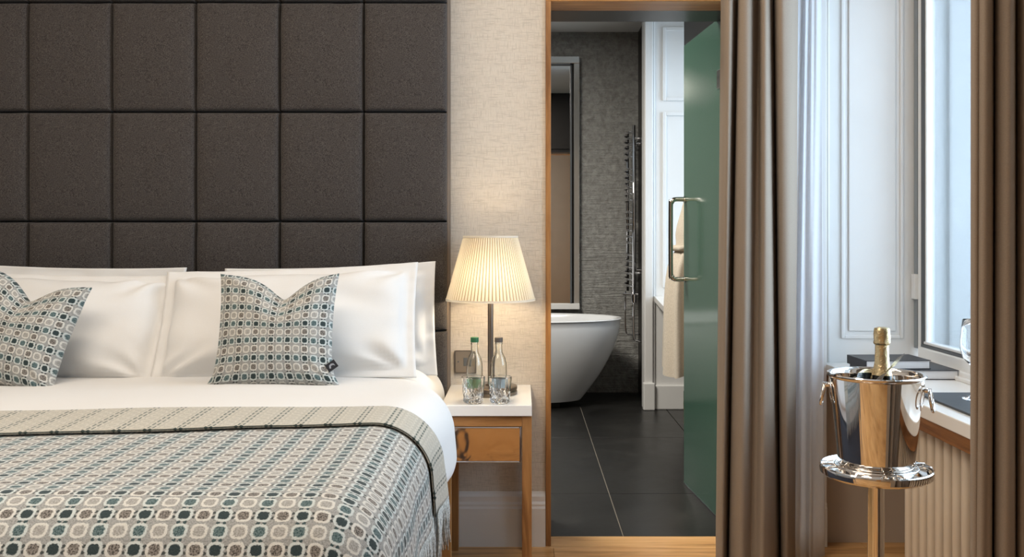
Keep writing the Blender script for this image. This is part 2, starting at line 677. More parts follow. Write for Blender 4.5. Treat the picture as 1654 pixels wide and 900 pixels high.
# headboard wall with doorway 0.11..0.87, height 2.156
DX0, DX1, DZ = 0.11, 0.875, 2.156
bm = boxes((XL, DX0 - 0.02, YW, YW + 0.34, 0, ZC), (DX1 + 0.02, XR, YW, YW + 0.34, 0, ZC), (DX0 - 0.02, DX1 + 0.02, YW, YW + 0.34, DZ + 0.03, ZC))
struct('wall_back', bm, 'wallpaper')
struct('ceiling', boxes((XL, XR + 0.45, YB, YW + 0.3, ZC, ZC + 0.1)), 'ceiling')
struct('wall_left', boxes((XL - 0.1, XL, YB, YW, 0, ZC)), 'wallpaper')
struct('wall_front', boxes((XL, XR + 0.5, YB - 0.1, YB, 0, ZC)), 'rear_wall')
# oak door leaf on the wall behind the camera (seen in reflections)
d2 = tag(link('door_2', boxes((-0.55, 0.05, YB, YB + 0.04, 0.005, 2.3), bev=0.004), 'oak'), kind='structure')
link('door_handle', tube(B(), [(-0.5, YB + 0.03, 1.0), (-0.5, YB + 0.08, 1.0), (-0.4, YB + 0.08, 1.0)], 0.009), 'chrome', d2, smooth=True)

# window wall: pier near camera, recess from 1.65 to 3.74, second window behind the camera
WA, WB_ = 1.62, 3.745
XG = 1.57
bm = boxes((XR, 1.70, 0.35, WA, 0, ZC), (XR, 1.70, YB, -1.0, 0, ZC), (XR, 1.70, -1.0, 0.35, 0, 0.75), (XR, 1.70, -1.0, 0.35, 2.75, ZC),
           (XR, 1.70, WA, WB_, 2.82, ZC), (1.55, 1.70, WA, WB_, 0, 0.68))
struct('wall_right', bm, 'beige_wall')
# far cheek of the recess: panelled shutter box
sh = struct('trim_1', boxes((XR, 1.70, WB_, WB_ + 0.3, 0, ZC)), 'white_paint')
def ring_frame(bm, x0, x1, z0, z1, yf, w, d):
    box(bm, x0, x0 + w, yf - d, yf, z0, z1, bev=0.003)
    box(bm, x1 - w, x1, yf - d, yf, z0, z1, bev=0.003)
    box(bm, x0 + w, x1 - w, yf - d, yf, z0, z0 + w, bev=0.003)
    box(bm, x0 + w, x1 - w, yf - d, yf, z1 - w, z1, bev=0.003)
link('moulding', (lambda b: (ring_frame(b, 1.275, 1.525, 0.815, 2.7, WB_, 0.014, 0.007), b)[1])(B()), 'white_paint', sh)
link('panel', boxes((1.305, 1.495, WB_ - 0.006, WB_, 0.845, 2.67), bev=0.004), 'white_paint', sh)
link('edge_bead', tube(B(), [(1.222, WB_ - 0.002, 0.72), (1.222, WB_ - 0.002, 2.8)], 0.007, 8), 'white_paint', sh, smooth=True)
struct('trim_6', boxes((1.10, XR + 0.001, YW - 0.012, YW, 0.0, 2.9), bev=0.003), 'white_paint')
link('lower_panel', boxes((XR + 0.002, 1.55, WB_ - 0.012, WB_, 0.0, 0.675)), 'beige_wall', sh)

# baseboards on headboard wall
prof = [(0, 0), (-0.020, 0), (-0.020, 0.150), (-0.016, 0.158), (-0.016, 0.166), (-0.011, 0.176), (-0.011, 0.196), (-0.006, 0.206), (-0.004, 0.214), (0, 0.214)]
for nm, xa, xb in (('baseboard_back', -0.30, DX0 - 0.022), ('baseboard_right', DX1 + 0.022, XR)):
    bm = B()
    extrude_profile(bm, prof, (xa, YW, 0), (0, 1, 0), (0, 0, 1), (1, 0, 0), xb - xa)
    struct(nm, bm, 'white_paint')

# doorway: oak lining and inner lining in near-black that paints the soffit shadow
dl = thing('trim_2', None, None, (DX0, YW, 0))
dl['kind'] = 'structure'
link('jamb', boxes((DX0 - 0.021, DX0, YW - 0.012, YW + 0.15, 0, DZ), bev=0.002), 'oak', dl)
link('jamb', boxes((DX1, DX1 + 0.021, YW - 0.012, YW + 0.15, 0, DZ), bev=0.002), 'oak', dl)
link('head', boxes((DX0 - 0.021, DX1 + 0.021, YW - 0.012, YW + 0.15, DZ, DZ + 0.05), bev=0.002), 'oak_x', dl)
link('shadow_lining', boxes((DX0 - 0.021, DX0 + 0.001, YW + 0.15, YW + 0.345, 0, DZ), (DX1, DX1 + 0.021, YW + 0.15, YW + 0.345, 0, DZ), (DX0, DX1, YW + 0.15, YW + 0.345, DZ, DZ + 0.04)), 'black_wall', dl)

# ------------------------------------------------------------------ sash window
w1 = thing('window_1', None, None, (XG, 2.7, 0.72))
w1['kind'] = 'structure'
ya, yb = 1.70, 3.655
link('window_frame', boxes((1.568, 1.63, 3.684, 3.708, 0.735, 2.82), (1.545, 1.63, WA + 0.02, ya, 0.735, 2.82), (1.568, 1.63, ya, 3.684, 2.72, 2.82), bev=0.004), 'white_paint', w1)
link('bottom_rail', boxes((1.55, 1.63, ya, 3.665, 0.748, 0.792), bev=0.004), 'white_paint', w1)
link('bottom_moulding', boxes((1.535, 1.60, ya, 3.70, 0.728, 0.750), (1.52, 1.60, ya, 3.72, 0.7195, 0.734), bev=0.003), 'white_paint', w1)
link('draught_strip', boxes((1.566, 1.60, 3.709, 3.738, 0.78, 2.82)), 'grey_strip', w1)
link('sash_catch', boxes((1.555, 1.59, 3.706, 3.742, 0.975, 1.075), bev=0.003), 'white_paint', w1)
link('gasket', boxes((1.571, 1.60, 3.655, 3.683, 0.79, 2.72), (1.562, 1.60, ya, 3.664, 0.792, 0.803)), 'rubber', w1)
link('glazing_bead', boxes((1.574, 1.60, 3.645, 3.655, 0.804, 2.72), (1.566, 1.60, ya, 3.649, 0.804, 0.814), bev=0.002), 'white_paint', w1)
link('meeting_rail', boxes((1.56, 1.60, ya, 3.65, 2.25, 2.29), bev=0.003), 'white_paint', w1)
link('pane', boxes((1.585, 1.589, ya, 3.64, 0.81, 2.72)), 'pane', w1)
# white stone reveal outside the pane
struct('trim_3', boxes((1.70, 1.80, 3.72, 3.95, 0.5, 3.0), (1.60, 1.82, 1.55, 3.74, 0.60, 0.715)), 'white_paint')

w3 = thing('window_3', None, None, (1.57, -0.3, 0.75))
w3['kind'] = 'structure'
link('window_frame', boxes((1.5, 1.58, -1.0, -0.94, 0.75, 2.75), (1.5, 1.58, 0.29, 0.35, 0.75, 2.75), (1.5, 1.58, -0.94, 0.29, 0.75, 0.82), (1.5, 1.58, -0.94, 0.29, 2.68, 2.75), (1.5, 1.58, -0.94, 0.29, 1.7, 1.75)), 'white_paint', w3)
link('pane', boxes((1.54, 1.544, -0.95, 0.30, 0.8, 2.7)), 'pane', w3)

# window sill (stone) with oak rail below
ws = thing('window_sill', 'long white stone window sill with oak rail under its front edge', 'window sill', (1.38, 2.7, 0.68))
link('slab', boxes((XR, 1.60, WA + 0.01, WB_ - 0.001, 0.68, 0.72), bev=0.003), 'sill', ws)
link('rail', boxes((XR + 0.004, XR + 0.028, WA + 0.01, WB_ - 0.013, 0.638, 0.6795), bev=0.002), 'oak_y', ws, ).__setitem__('label', 'oak rail under the front edge')

# radiator: upright fins under the sill
ra = thing('radiator', 'cream column radiator with upright fins under the window sill', 'radiator', (1.30, 2.4, 0))
fm = B()
box(fm, -0.055, 0.055, -0.0165, 0.0165, 0, 0.53, bev=0.0155, seg=4)
f0 = None
yy = 3.04
k = 0
while yy > 1.72:
    if f0 is None:
        f0 = link('fin', fm, 'radiator', ra, smooth=40, keep=True)
        o = f0
    else:
        o = f0.copy()
        COL.objects.link(o)
        o.parent = ra
    o.location = (0, yy - 2.4, 0.10)
    yy -= 0.056
    k += 1
link('end_tube', tube(B(), [(1.30, 3.06, 0.15), (1.30, 1.72, 0.15)], 0.02, 10), 'radiator', ra, smooth=40)
link('end_tube', tube(B(), [(1.30, 3.06, 0.58), (1.30, 1.72, 0.58)], 0.02, 10), 'radiator', ra, smooth=40)
for yy in (2.92, 1.80):
    link('foot', boxes((1.27, 1.33, yy, yy + 0.03, 0.0, 0.11)), 'radiator', ra)

# ================================================================== SETTING: bathroom
YB2 = 7.3
fb = tag(link('floor', boxes((-1.8, 1.6, YW + 0.11, YB2, -0.06, -0.008)), plain('grout', (0.22, 0.20, 0.17), 0.8)), kind='structure')
xs = [-1.99 + 0.6 * i for i in range(7)]   # joint at x = .41
ys = [3.81, 4.44, 5.67, 6.90, 7.31]
for j in range(4):
    for i in range(6):
        x0, x1 = max(xs[i], -1.8) + 0.0028, min(xs[i + 1], 1.6) - 0.0028
        if x1 - x0 > 0.05:
            link('tile', box(B(), x0, x1, ys[j] + 0.0022, ys[j + 1] - 0.0022, -0.008, 0, bev=0.001, seg=1), 'tile', fb)
struct('wall_far', boxes((-1.8, 1.0, YB2, YB2 + 0.1, 0, 2.82)), 'stone')
struct('ceiling', boxes((-1.8, 1.6, YW + 0.34, YB2, 2.82, 2.9)), 'ceiling')
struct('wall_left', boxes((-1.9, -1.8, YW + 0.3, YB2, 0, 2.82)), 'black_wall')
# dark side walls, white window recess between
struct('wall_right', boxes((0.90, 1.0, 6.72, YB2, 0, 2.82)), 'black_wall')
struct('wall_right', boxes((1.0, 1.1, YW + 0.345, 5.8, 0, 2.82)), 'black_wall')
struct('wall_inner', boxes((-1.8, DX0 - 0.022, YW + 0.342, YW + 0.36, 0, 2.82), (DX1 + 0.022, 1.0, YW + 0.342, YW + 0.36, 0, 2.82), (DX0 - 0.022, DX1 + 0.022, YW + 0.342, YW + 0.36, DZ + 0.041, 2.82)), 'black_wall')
al = struct('trim_4', boxes((0.855, 1.6, 6.6, 6.72, 0, 2.82), (1.45, 1.6, 5.7, 6.6, 0, 0.80), (1.45, 1.6, 5.7, 6.6, 2.6, 2.82), (1.1, 1.6, 5.68, 5.8, 0, 2.82)), 'white_paint')
link('pilaster', boxes((0.857, 0.915, 6.57, 6.6, 0, 2.82), bev=0.006), 'white_paint', al)
link('pilaster_bead', boxes((0.918, 0.93, 6.585, 6.6, 0.16, 2.82), bev=0.003), 'white_paint', al)
link('moulding', (lambda b: (ring_frame(b, 0.985, 1.38, 0.86, 2.10, 6.6, 0.025, 0.014), ring_frame(b, 0.985, 1.38, 2.18, 2.7, 6.6, 0.025, 0.014), b)[2])(B()), 'white_paint', al)
link('skirting', boxes((0.915, 1.45, 6.575, 6.6, 0, 0.17), (0.845, 0.925, 6.545, 6.6, 0, 0.19), bev=0.006), 'white_paint', al)
sb = B()
prism(sb, [(0.925, 6.598), (0.862, 5.82), (0.845, 5.60), (0.995, 5.60), (0.995, 5.802), (1.45, 5.802), (1.45, 6.598)], 0.765, 0.80)
struct('trim_5', sb, 'sill')
w2 = thing('window_2', None, None, (1.45, 6.2, 0.8))
w2['kind'] = 'structure'
link('window_frame', boxes((1.46, 1.52, 5.8, 5.85, 0.8, 2.6), (1.46, 1.52, 6.55, 6.6, 0.8, 2.6), (1.46, 1.52, 5.85, 6.55, 0.8, 0.86), (1.46, 1.52, 5.85, 6.55, 2.54, 2.6), (1.46, 1.52, 5.85, 6.55, 1.65, 1.70)), 'white_paint', w2)
link('pane', boxes((1.49, 1.494, 5.85, 6.55, 0.85, 2.55)), 'pane', w2)

# green glass door, swung into the bathroom
d1 = thing('door_1', None, None, (0.852, 3.97, 0))
d1['kind'] = 'structure'
d1.rotation_euler = (0, 0, math.atan2(0.63, -0.052) - pi / 2)
W = 0.64
link('glass_leaf', box(B(), -0.006, 0.006, 0, W, 0.010, 2.165, bev=0.0015, seg=1), 'green', d1, keep=True)
link('edge_seal', boxes((-0.007, 0.007, W, W + 0.004, 0.30, 0.46)), 'chrome', d1, keep=True)
link('floor_seal', boxes((-0.008, 0.008, 0.0, W, 0.003, 0.0105)), 'grey_chrome', d1, keep=True)
hp = [(-0.006, W - 0.035, 1.405), (-0.06, W - 0.035, 1.405), (-0.075, W - 0.035, 1.39), (-0.080, W - 0.035, 1.37), (-0.080, W - 0.035, 1.05), (-0.075, W - 0.035, 1.03), (-0.06, W - 0.035, 1.015), (-0.006, W - 0.035, 1.015)]
hb = B()
tube(hb, smooth_path(hp, 5), 0.0115, 12)
h = link('door_handle', hb, 'steel', d1, smooth=True, keep=True)
hb = B()
for z in (1.405, 1.015):
    tube(hb, [(-0.006, W - 0.035, z), (-0.014, W - 0.035, z)], 0.017, 16)
    tube(hb, [(0.006, W - 0.035, z), (0.012, W - 0.035, z)], 0.017, 16)
link('collar', hb, 'steel', h, smooth=40, keep=True)
hb = B()
for z in (0.25, 1.9):
    box(hb, -0.012, 0.012, -0.02, 0.06, z - 0.04, z + 0.04, bev=0.002)
link('hinge', hb, 'steel', d1, keep=True)

# ================================================================== HEADBOARD
HX1 = -0.287
TW, TH = 0.3177, 0.4155
NCOL = 6
HX0 = HX1 - NCOL * TW
HY = 3.525
hbd = thing('headboard', 'tall charcoal felt headboard of square padded panels on the wall behind the bed', 'headboard', ((HX0 + HX1) / 2, 3.65, 0))
link('board', boxes((HX0, HX1 - 0.001, 3.585, 3.698, 0.03, 2.55)), 'felt', hbd)
for xx in (HX1, HX0 + 0.006):
    link('side_band', boxes((xx - 0.006, xx, 3.56, 3.697, 0.03, 2.55), bev=0.002), M['side_band'], hbd)


def pad_mesh(seed):
    g, r, d = 0.0009, 0.014, 0.062
    hw, hh = TW / 2 - g, TH / 2 - g
    def spaced(h):
        a = [0, .004, .009, .016, .03, .06, .1]
        s = [-h + x for x in a]
        return s + [x for x in lin(-h + 0.13, h - 0.13, 4)] + [-x for x in s[::-1]]
    bm = B()
    def fn(u, v):
        e = min(hw - abs(u), hh - abs(v))
        t = 1 - min(1, e / r)
        inset = d * (1 - math.sqrt(max(0, 1 - t * t))) * (0.45 if t < 1 else 1)
        dome = 0.012 * (1 - (u / hw) ** 4) * (1 - (v / hh) ** 4)
        n = noise.noise(Vector((u * 7 + seed * 3, v * 7, seed))) * 0.003
        # gathered edges: slight waviness of the seams
        w = 0.0016 * noise.noise(Vector((u * 20, v * 20, seed * 5.3)))
        return Vector((u + w, inset - dome + n + 0.004, v + w))
    V = grid(bm, fn, spaced(hw), spaced(hh))
    loop = V[0] + [r_[-1] for r_ in V[1:]] + V[-1][-2::-1] + [r_[0] for r_ in V[-2:0:-1]]
    back = [bm.verts.new((v.co.x, d, v.co.z)) for v in loop]
    for i in range(len(loop)):
        j = (i + 1) % len(loop)
        bm.faces.new((loop[i], loop[j], back[j], back[i]))
    return bm


protos = []
ZB = 0.867
for r in range(-2, 4):
    for c in range(NCOL):
        z = ZB + (r + 0.5) * TH
        if z - TH / 2 < 0 or z + TH / 2 > 2.56:
            continue
        i = random.randrange(4)
        if len(protos) < 4:
            o = link('panel', pad_mesh(len(protos)), 'felt', hbd, smooth=50, keep=True)
            protos.append(o)
        else:
            o = protos[i].copy()
            COL.objects.link(o)
            o.parent = hbd
        o.location = (HX1 - (c + 0.5) * TW - hbd.location.x, HY - hbd.location.y, z)

# ================================================================== BED
BXR, BXL, BYF = -0.235, -2.215, 1.545
R0, TOP = 0.13, 0.762


def cloth(a, b, off, wr=1.0, bmin=None):
    """flat cloth coordinate (a across, b along) -> draped over the bed block"""
    xl, xr, yf = BXL + R0, BXR - R0, BYF + R0
    cx, cy = min(max(a, xl), xr), max(b, yf)
    dx, dy = a - cx, b - cy
    d = hypot(dx, dy)
    top = TOP + 0.012 * noise.noise(Vector((a * 1.7, b * 1.9, 3))) * wr - 0.012 * sm(b, 2.6, 3.4)
    if d < 1e-9:
        p = Vector((a, b, top + off))
    else:
        ux, uy = dx / d, dy / d
        th = d / R0
        RR = R0 + off
        if th < pi / 2:
            p = Vector((cx + ux * RR * sin(th), cy + uy * RR * sin(th), top - R0 + RR * cos(th)))
        else:
            s = d - R0 * pi / 2
            fl_ = 0.008 * sin(min(1, s / 0.25) * pi)
            p = Vector((cx + ux * (RR + fl_), cy + uy * (RR + fl_), top - R0 - s))
    # the cover draws in beside the nightstand and headboard
    if p.x > -1.2:
        p.x -= 0.063 * sm(p.y, 2.84, 3.24) * sm(p.x, -1.2, -0.35)
    return p


bed = thing('bed', 'wide double bed with charcoal base and white bedding in front of the padded headboard', 'bed', ((BXL + BXR) / 2, 2.5, 0))
link('base', boxes((BXL + 0.09, BXR - 0.085, BYF + 0.1, 3.50, 0.06, 0.42), bev=0.02), 'bed_base', bed)
for sx in (BXL + 0.2, BXR - 0.2):
    for sy in (1.8, 3.3):
        link('leg', tube(B(), [(sx, sy, 0.0), (sx, sy, 0.08)], 0.03, 12), 'bronze', bed, smooth=40)
link('mattress', boxes((BXL + 0.07, BXR - 0.075, BYF + 0.07, 3.505, 0.42, 0.68), bev=0.05), 'linen', bed, smooth=40)

# duvet: top sheet mesh with hem curling under
def duvet_pt(a, b):
    lim = R0 * pi / 2 + 0.085
    xl, xr, yf = BXL + R0, BXR - R0, BYF + R0
    cx, cy = min(max(a, xl), xr), max(b, yf)
    dx, dy = a - cx, b - cy
    d = hypot(dx, dy)
    nz = noise.noise(Vector((a * 5, b * 5, 1.0))) * 0.004 + noise.noise(Vector((a * 16, b * 9, 4.0))) * 0.0012
    if d <= lim:
        p = cloth(a, b, nz)
    else:
        k = lim / d
        e = cloth(cx + dx * k, cy + dy * k, nz)
        s = d - lim
        r = 0.05
        th = min(s / r, pi * 0.9)
        ux, uy = dx / d, dy / d
        back = r * (1 - cos(th))
        p = Vector((e.x - ux * back, e.y - uy * back, e.z - r * sin(th)))
    # plump side in front of the nightstand
    p.x += 0.026 * sm(p.y, 2.5, 2.8) * (1 - sm(p.y, 3.08, 3.235)) * sm(p.x, -0.45, -0.28)
    return p


ext = R0 * pi / 2 + 0.085 + 0.14 - R0
us = lin(BXL + R0 - (ext + R0), BXL + R0, 16)[:-1] + lin(BXL + R0, BXR - R0, 60)[:-1] + lin(BXR - R0, BXR + ext, 34)
vs = lin(BYF - ext, BYF + R0, 26)[:-1] + lin(BYF + R0, 3.515, 46)
bm = B()
grid(bm, duvet_pt, us, vs)
link('duvet', bm, 'linen', bed, smooth=True).data.materials[0]

# ------------------------------------------------------------------ throw
tw = thing('throw_blanket', 'teal and grey woven throw with fringed side draped over the foot of the bed', 'throw', (-1.2, 2.0, TOP))
A1 = BXR - R0 + 0.294 - 0.0
A0 = BXL + R0 - 0.294
TO = 0.009


def yf_top(a):
    return 2.42 + 0.09 * (max(a, -2.1) + 0.5)


def throw_main(a, b):
    # the head-side end lies slightly askew
    k = max(0.0, (b - 1.675) / (2.455 - 1.675))
    return throw_pt(TO)(a, b + (yf_top(a) - 2.455) * k)


def throw_pt(off):
    def fn(a, b):
        n = noise.noise(Vector((a * 3.5, b * 3.5, 9.0))) * 0.004
        # shallow drapes running down the side
        s = max(0, a - (BXR - 0.02)) / 0.2
        n += 0.006 * s * sin(b * 21 + 2 * noise.noise(Vector((b * 3, 0, 0))))
        p = cloth(a, b, off + n)
        return p
    return fn


def sheet(name, f, us, vs, mat, parent, thick, uvfn=None):
    bm = B()
    grid(bm, f, us, vs, uvfn)
    o = link(name, bm, mat, parent, smooth=True)
    md = o.modifiers.new('thick', 'SOLIDIFY')
    md.thickness = thick
    md.offset = -1
    return o


SK = 0.10
uvt = lambda a, b: (a + SK * (b - 1.6) * 0.0 + 5, b + 5)
us = lin(A0, BXL + R0, 20)[:-1] + lin(BXL + R0, BXR - R0, 70)[:-1] + lin(BXR - R0, A1, 30)
vs = lin(BYF + R0 - 0.50, BYF + R0, 36)[:-1] + lin(BYF + R0, 2.455, 40)
sheet('woven_cloth', throw_main, us, vs, 'throw', tw, 0.005, uvt)


# folded-back end: strip lying on top, rolled at the head side
def strip_pt(a, t):
    # t 0..1 roll around the fold, then 1..2 lying flat towards the foot
    yfold = yf_top(a) + 0.008 + 0.005 * sin(a * 4)
    ylow = 2.215 + 0.13 * (max(a, -2.1) + 0.5) + 0.008 * sin(a * 3.1 + 1)
    if t < 1:
        th = -pi / 2 + pi * t
        off = TO + 0.0075 + 0.0085 * sin(th)
        b = yfold + 0.0085 * cos(th)
        return throw_pt(off)(a, b)
    b = yfold + (ylow - yfold) * (t - 1)
    off = TO + 0.016 - 0.007 * (t - 1)
    return throw_pt(off)(a, b)


ts = lin(0, 1, 8)[:-1] + lin(1, 2, 14)
fb_ = sheet('folded_end', strip_pt, us, ts, 'throw_back', tw, 0.004, lambda a, t: (a + 5.017, 7.4 + 0.24 * t))
fb_['label'] = 'paler reverse side folded back'
pts, rad_ = [], []
for a in lin(A0, A1, 700):
    pts.append(strip_pt(a, 2.0) + Vector((0, -0.001, 0.0)))
    f_ = ((a + 5.017) / 0.06771) % 1
    kn = max(0, 1 - abs(f_ - 0.165) / 0.055) + max(0, 1 - abs(f_ - 0.335) / 0.055)
    rad_.append(0.0010 + 0.0028 * min(1, kn * 1.6))
link('edge_yarn', tube(B(), pts, rad_, 6), 'yarn_dark', tw, smooth=True)

# fringe along the side hem
bm = B()
rf = random.Random(3)
for (b0, b1, off, stp) in ((1.25, 2.46, TO, 0.0060), (2.23, 2.46, TO + 0.014, 0.0055)):
    b = b0
    while b < b1:
        p = throw_pt(off)(A1 - 0.002, b)
        L = 0.088 + rf.random() * 0.03
        if b > 2.43:
            L += 0.02
        dx, dy = rf.uniform(-0.006, 0.010), rf.uniform(-0.016, 0.016)
        pp = [p, p + Vector((dx * .3 + 0.002, dy * .2, -L * .3)), p + Vector((dx * .6 + rf.uniform(-.003, .003), dy * .6, -L * .65)), p + Vector((dx, dy, -L))]
        r = 0.0017 + rf.random() * 0.0007
        tube(bm, pp, [r, r * 1.1, r, r * 0.9], 4)
        b += stp * rf.uniform(0.7, 1.3)
fr = link('fringe', bm, 'fringe', tw, smooth=True)
fr['kind'] = 'stuff'


# ------------------------------------------------------------------ pillows and cushions
def pillow_bm(w, h, T, flange=0.0, kx=0.06, kz=0.06, chop=0.0, chopx=0.0, seed=0, nu=56, nv=44, wrinkle=0.006, uvscale=True, power=0.5, sag=0.0, crease=0.0):
    bm = B()
    uvl = bm.loops.layers.uv.get('UVMap') or bm.loops.layers.uv.new('UVMap')
    def fn(u, v, side):
        x = w / 2 * u * (1 - kx * (1 - v * v))
        z = h / 2 * v * (1 - kz * (1 - u * u))
        if flange:
            fu, fv = 1 - 2 * flange / w, 1 - 2 * flange / h
            uu, vv = min(1, abs(u) / fu), min(1, abs(v) / fv)
        else:
            uu, vv = abs(u), abs(v)
        t = T / 2 * (max(0, 1 - uu ** 2.2) * max(0, 1 - vv ** 2.2)) ** power
        if chop:
            g = math.exp(-((u - chopx) / 0.42) ** 2)
            vz = max(0, (v + 0.25) / 1.25)
            z -= chop * math.exp(-abs((u - chopx) / 0.36) ** 1.5) * vz ** 1.5
            t *= 1 - 0.25 * g * vz
            t += side * 0
        n = noise.noise(Vector((u * 2.2 + seed, v * 2.2, seed))) * wrinkle * 2
        # creases radiating from the corners
        ca = math.atan2(1 - abs(v), 1 - abs(u) + 1e-6)
        cr = hypot(1 - abs(u), 1 - abs(v))
        n += wrinkle * 0.9 * sin(ca * 11 + seed + 3 * noise.noise(Vector((u * 2, v * 2, seed)))) * math.exp(-((cr - 0.35) / 0.28) ** 2)
        env = min(1, t / 0.02)
        t2 = t + n * env + 0.0025
        wob = noise.noise(Vector((u * 6, v * 6, seed + 7))) * 0.004 * (1 - env)
        y = -side * t2 + wob
        if sag:
            x += sag * (max(0, -v - 0.55) / 0.45) ** 2 * u * w
        return Vector((x, y, z))
    def sp(n):
        return [sin(a) * 0.35 + 0.65 * a / (pi / 2) for a in lin(-pi / 2, pi / 2, n)]
    U, V = sp(nu), sp(nv)
    grids = {}
    for side in (1, -1):
        G = [[None] * nu for _ in range(nv)]
        for j in range(nv):
            for i in range(nu):
                G[j][i] = bm.verts.new(fn(U[i], V[j], side))
        grids[side] = G
        for j in range(nv - 1):
            for i in range(nu - 1):
                idx = ((j, i), (j, i + 1), (j + 1, i + 1), (j + 1, i))
                if side < 0:
                    idx = idx[::-1]
                f = bm.faces.new([G[a][b] for a, b in idx])
                for lp, (a, b) in zip(f.loops, idx):
                    lp[uvl].uv = (w / 2 * U[b] + 3, h / 2 * V[a] + 3)
    F_, K = grids[1], grids[-1]
    idx = [(0, i) for i in range(nu)] + [(j, nu - 1) for j in range(1, nv)] + [(nv - 1, i) for i in range(nu - 2, -1, -1)] + [(j, 0) for j in range(nv - 2, 0, -1)]
    for q in range(len(idx)):
        a, b = idx[q], idx[(q + 1) % len(idx)]
        f = bm.faces.new((F_[a[0]][a[1]], K[a[0]][a[1]], K[b[0]][b[1]], F_[b[0]][b[1]]))
        for lp, (c, d) in zip(f.loops, (a, a, b, b)):
            lp[uvl].uv = (w / 2 * U[d] + 3, h / 2 * V[c] + 3)
    return bm


def place(o, loc, lean, roll, yaw=0.0):
    o.location = loc
    o.rotation_euler = (Matrix.Rotation(yaw, 4, 'Z') @ Matrix.Rotation(-lean, 4, 'X') @ Matrix.Rotation(roll, 4, 'Y')).to_euler()


PW, PH = 0.86, 0.50
grp = 'white pillows leaning on the headboard'
specs = [
    ('white cotton pillow at the back right, its flanged corner showing beside the lamp', (-0.708, 3.425, 0.913), rad(10), rad(-2), 0.12, 0.78, 0.42, 11, 0.040),
    ('white cotton pillow at the back left, behind the left front pillow', (-1.66, 3.425, 0.92), rad(10), rad(1), 0.11, 0.82, 0.40, 12, 0.035),
    ('large white pillow on the right, behind the upright patterned cushion', (-0.815, 3.235, 0.925), rad(30), rad(-2.5), 0.20, 0.895, 0.44, 13, 0.035),
    ('large white pillow on the left, behind the tilted patterned cushion', (-1.66, 3.235, 0.908), rad(30), rad(1.6), 0.20, 0.84, 0.43, 14, 0.03),
]
for lab, loc, lean, roll, T, w, h, sd, flg in specs:
    o = link('pillow', pillow_bm(w, h, T, flange=flg, kx=0.02, kz=0.05, seed=sd, power=0.42, wrinkle=0.011), 'linen', None, smooth=True)
    place(o, loc, lean, roll)
    tag(o, lab, 'pillow')

for lab, loc, lean, roll, cx_, tagq in (
    ('patterned teal and grey square cushion standing upright, black tag at its side', (-0.790, 2.985, 0.925), rad(16), rad(-0.5), 0.12, True),
    ('patterned teal and grey square cushion tilted over at the left edge', (-1.636, 3.000, 0.925), rad(20), rad(12), 0.10, False)):
    t = thing('cushion', lab, 'cushion', loc, 'patterned scatter cushions')
    place(t, loc, lean, roll)
    o = link('cover', pillow_bm(0.385, 0.375, 0.15, kx=0.07, kz=0.06, chop=0.078, chopx=cx_, seed=21 + cx_ * 10, wrinkle=0.004, power=0.5, sag=0.065), 'cushion', t, smooth=True, keep=True)
    if tagq:
        b_ = B()
        box(b_, -0.017, 0.017, -0.0012, 0.0012, -0.013, 0.013, bev=0.0004, seg=1)
        g = link('tag', b_, 'tag_black', t, keep=True)
        g.location = (0.187, -0.022, -0.118)
        g.rotation_euler = (0.1, rad(-38), rad(10))
        tb = B()
        prism(tb, [(-0.010, -0.003), (-0.006, 0.005), (0.002, 0.007), (0.009, 0.003), (0.010, -0.006), (0.005, 0.0), (-0.002, 0.001), (-0.006, -0.006)], 0.0012, 0.0016)
        for v in tb.verts:
            v.co = Vector((v.co.x, -v.co.z, v.co.y))
        e = link('emblem', tb, 'tag_grey', g, keep=True)

# ================================================================== NIGHTSTAND
NX0, NX1, NY0, NY1 = -0.286, 0.030, 3.244, 3.695
ns = thing('nightstand', 'slim oak nightstand with white stone top and mirrored drawer beside the bed', 'nightstand', ((NX0 + NX1) / 2, 3.46, 0))
link('top', boxes((NX0, NX1, NY0, NY1, 0.600, 0.638), bev=0.002), 'stone_white', ns)
lw = 0.034
for (lx, ly) in ((NX0, NY0 + 0.012), (NX1 - lw, NY0 + 0.012), (NX0, NY1 - lw - 0.03), (NX1 - lw, NY1 - lw - 0.03)):
    link('leg', boxes((lx, lx + lw, ly, ly + lw, 0, 0.596), bev=0.0015), 'oak', ns)
link('shadow_gap', boxes((NX0 + 0.006, NX1 - 0.006, NY0 + 0.018, NY1 - 0.006, 0.595, 0.601)), 'black_wall', ns)
link('apron', boxes((NX0 + lw, NX1 - lw, NY0 + 0.013, NY0 + 0.04, 0.562, 0.596), (NX0 + 0.004, NX0 + 0.03, NY0 + 0.046, NY1 - 0.064, 0.43, 0.596), (NX1 - 0.03, NX1 - 0.004, NY0 + 0.046, NY1 - 0.064, 0.43, 0.596), bev=0.001), 'oak_x', ns)
dr = link('drawer', boxes((NX0 + lw + 0.003, NX1 - lw - 0.003, NY0 + 0.016, NY1 - 0.09, 0.438, 0.560), bev=0.001), 'oak_side', ns)
link('face_frame', (lambda b: (ring_frame(b, NX0 + lw + 0.002, NX1 - lw - 0.002, 0.436, 0.561, NY0 + 0.016, 0.006, 0.008), b)[1])(B()), 'grey_chrome', dr)
link('drawer_face', boxes((NX0 + lw + 0.008, NX1 - lw - 0.008, NY0 + 0.011, NY0 + 0.016, 0.442, 0.555)), 'drawer', dr)['label'] = 'mirror polished drawer face'

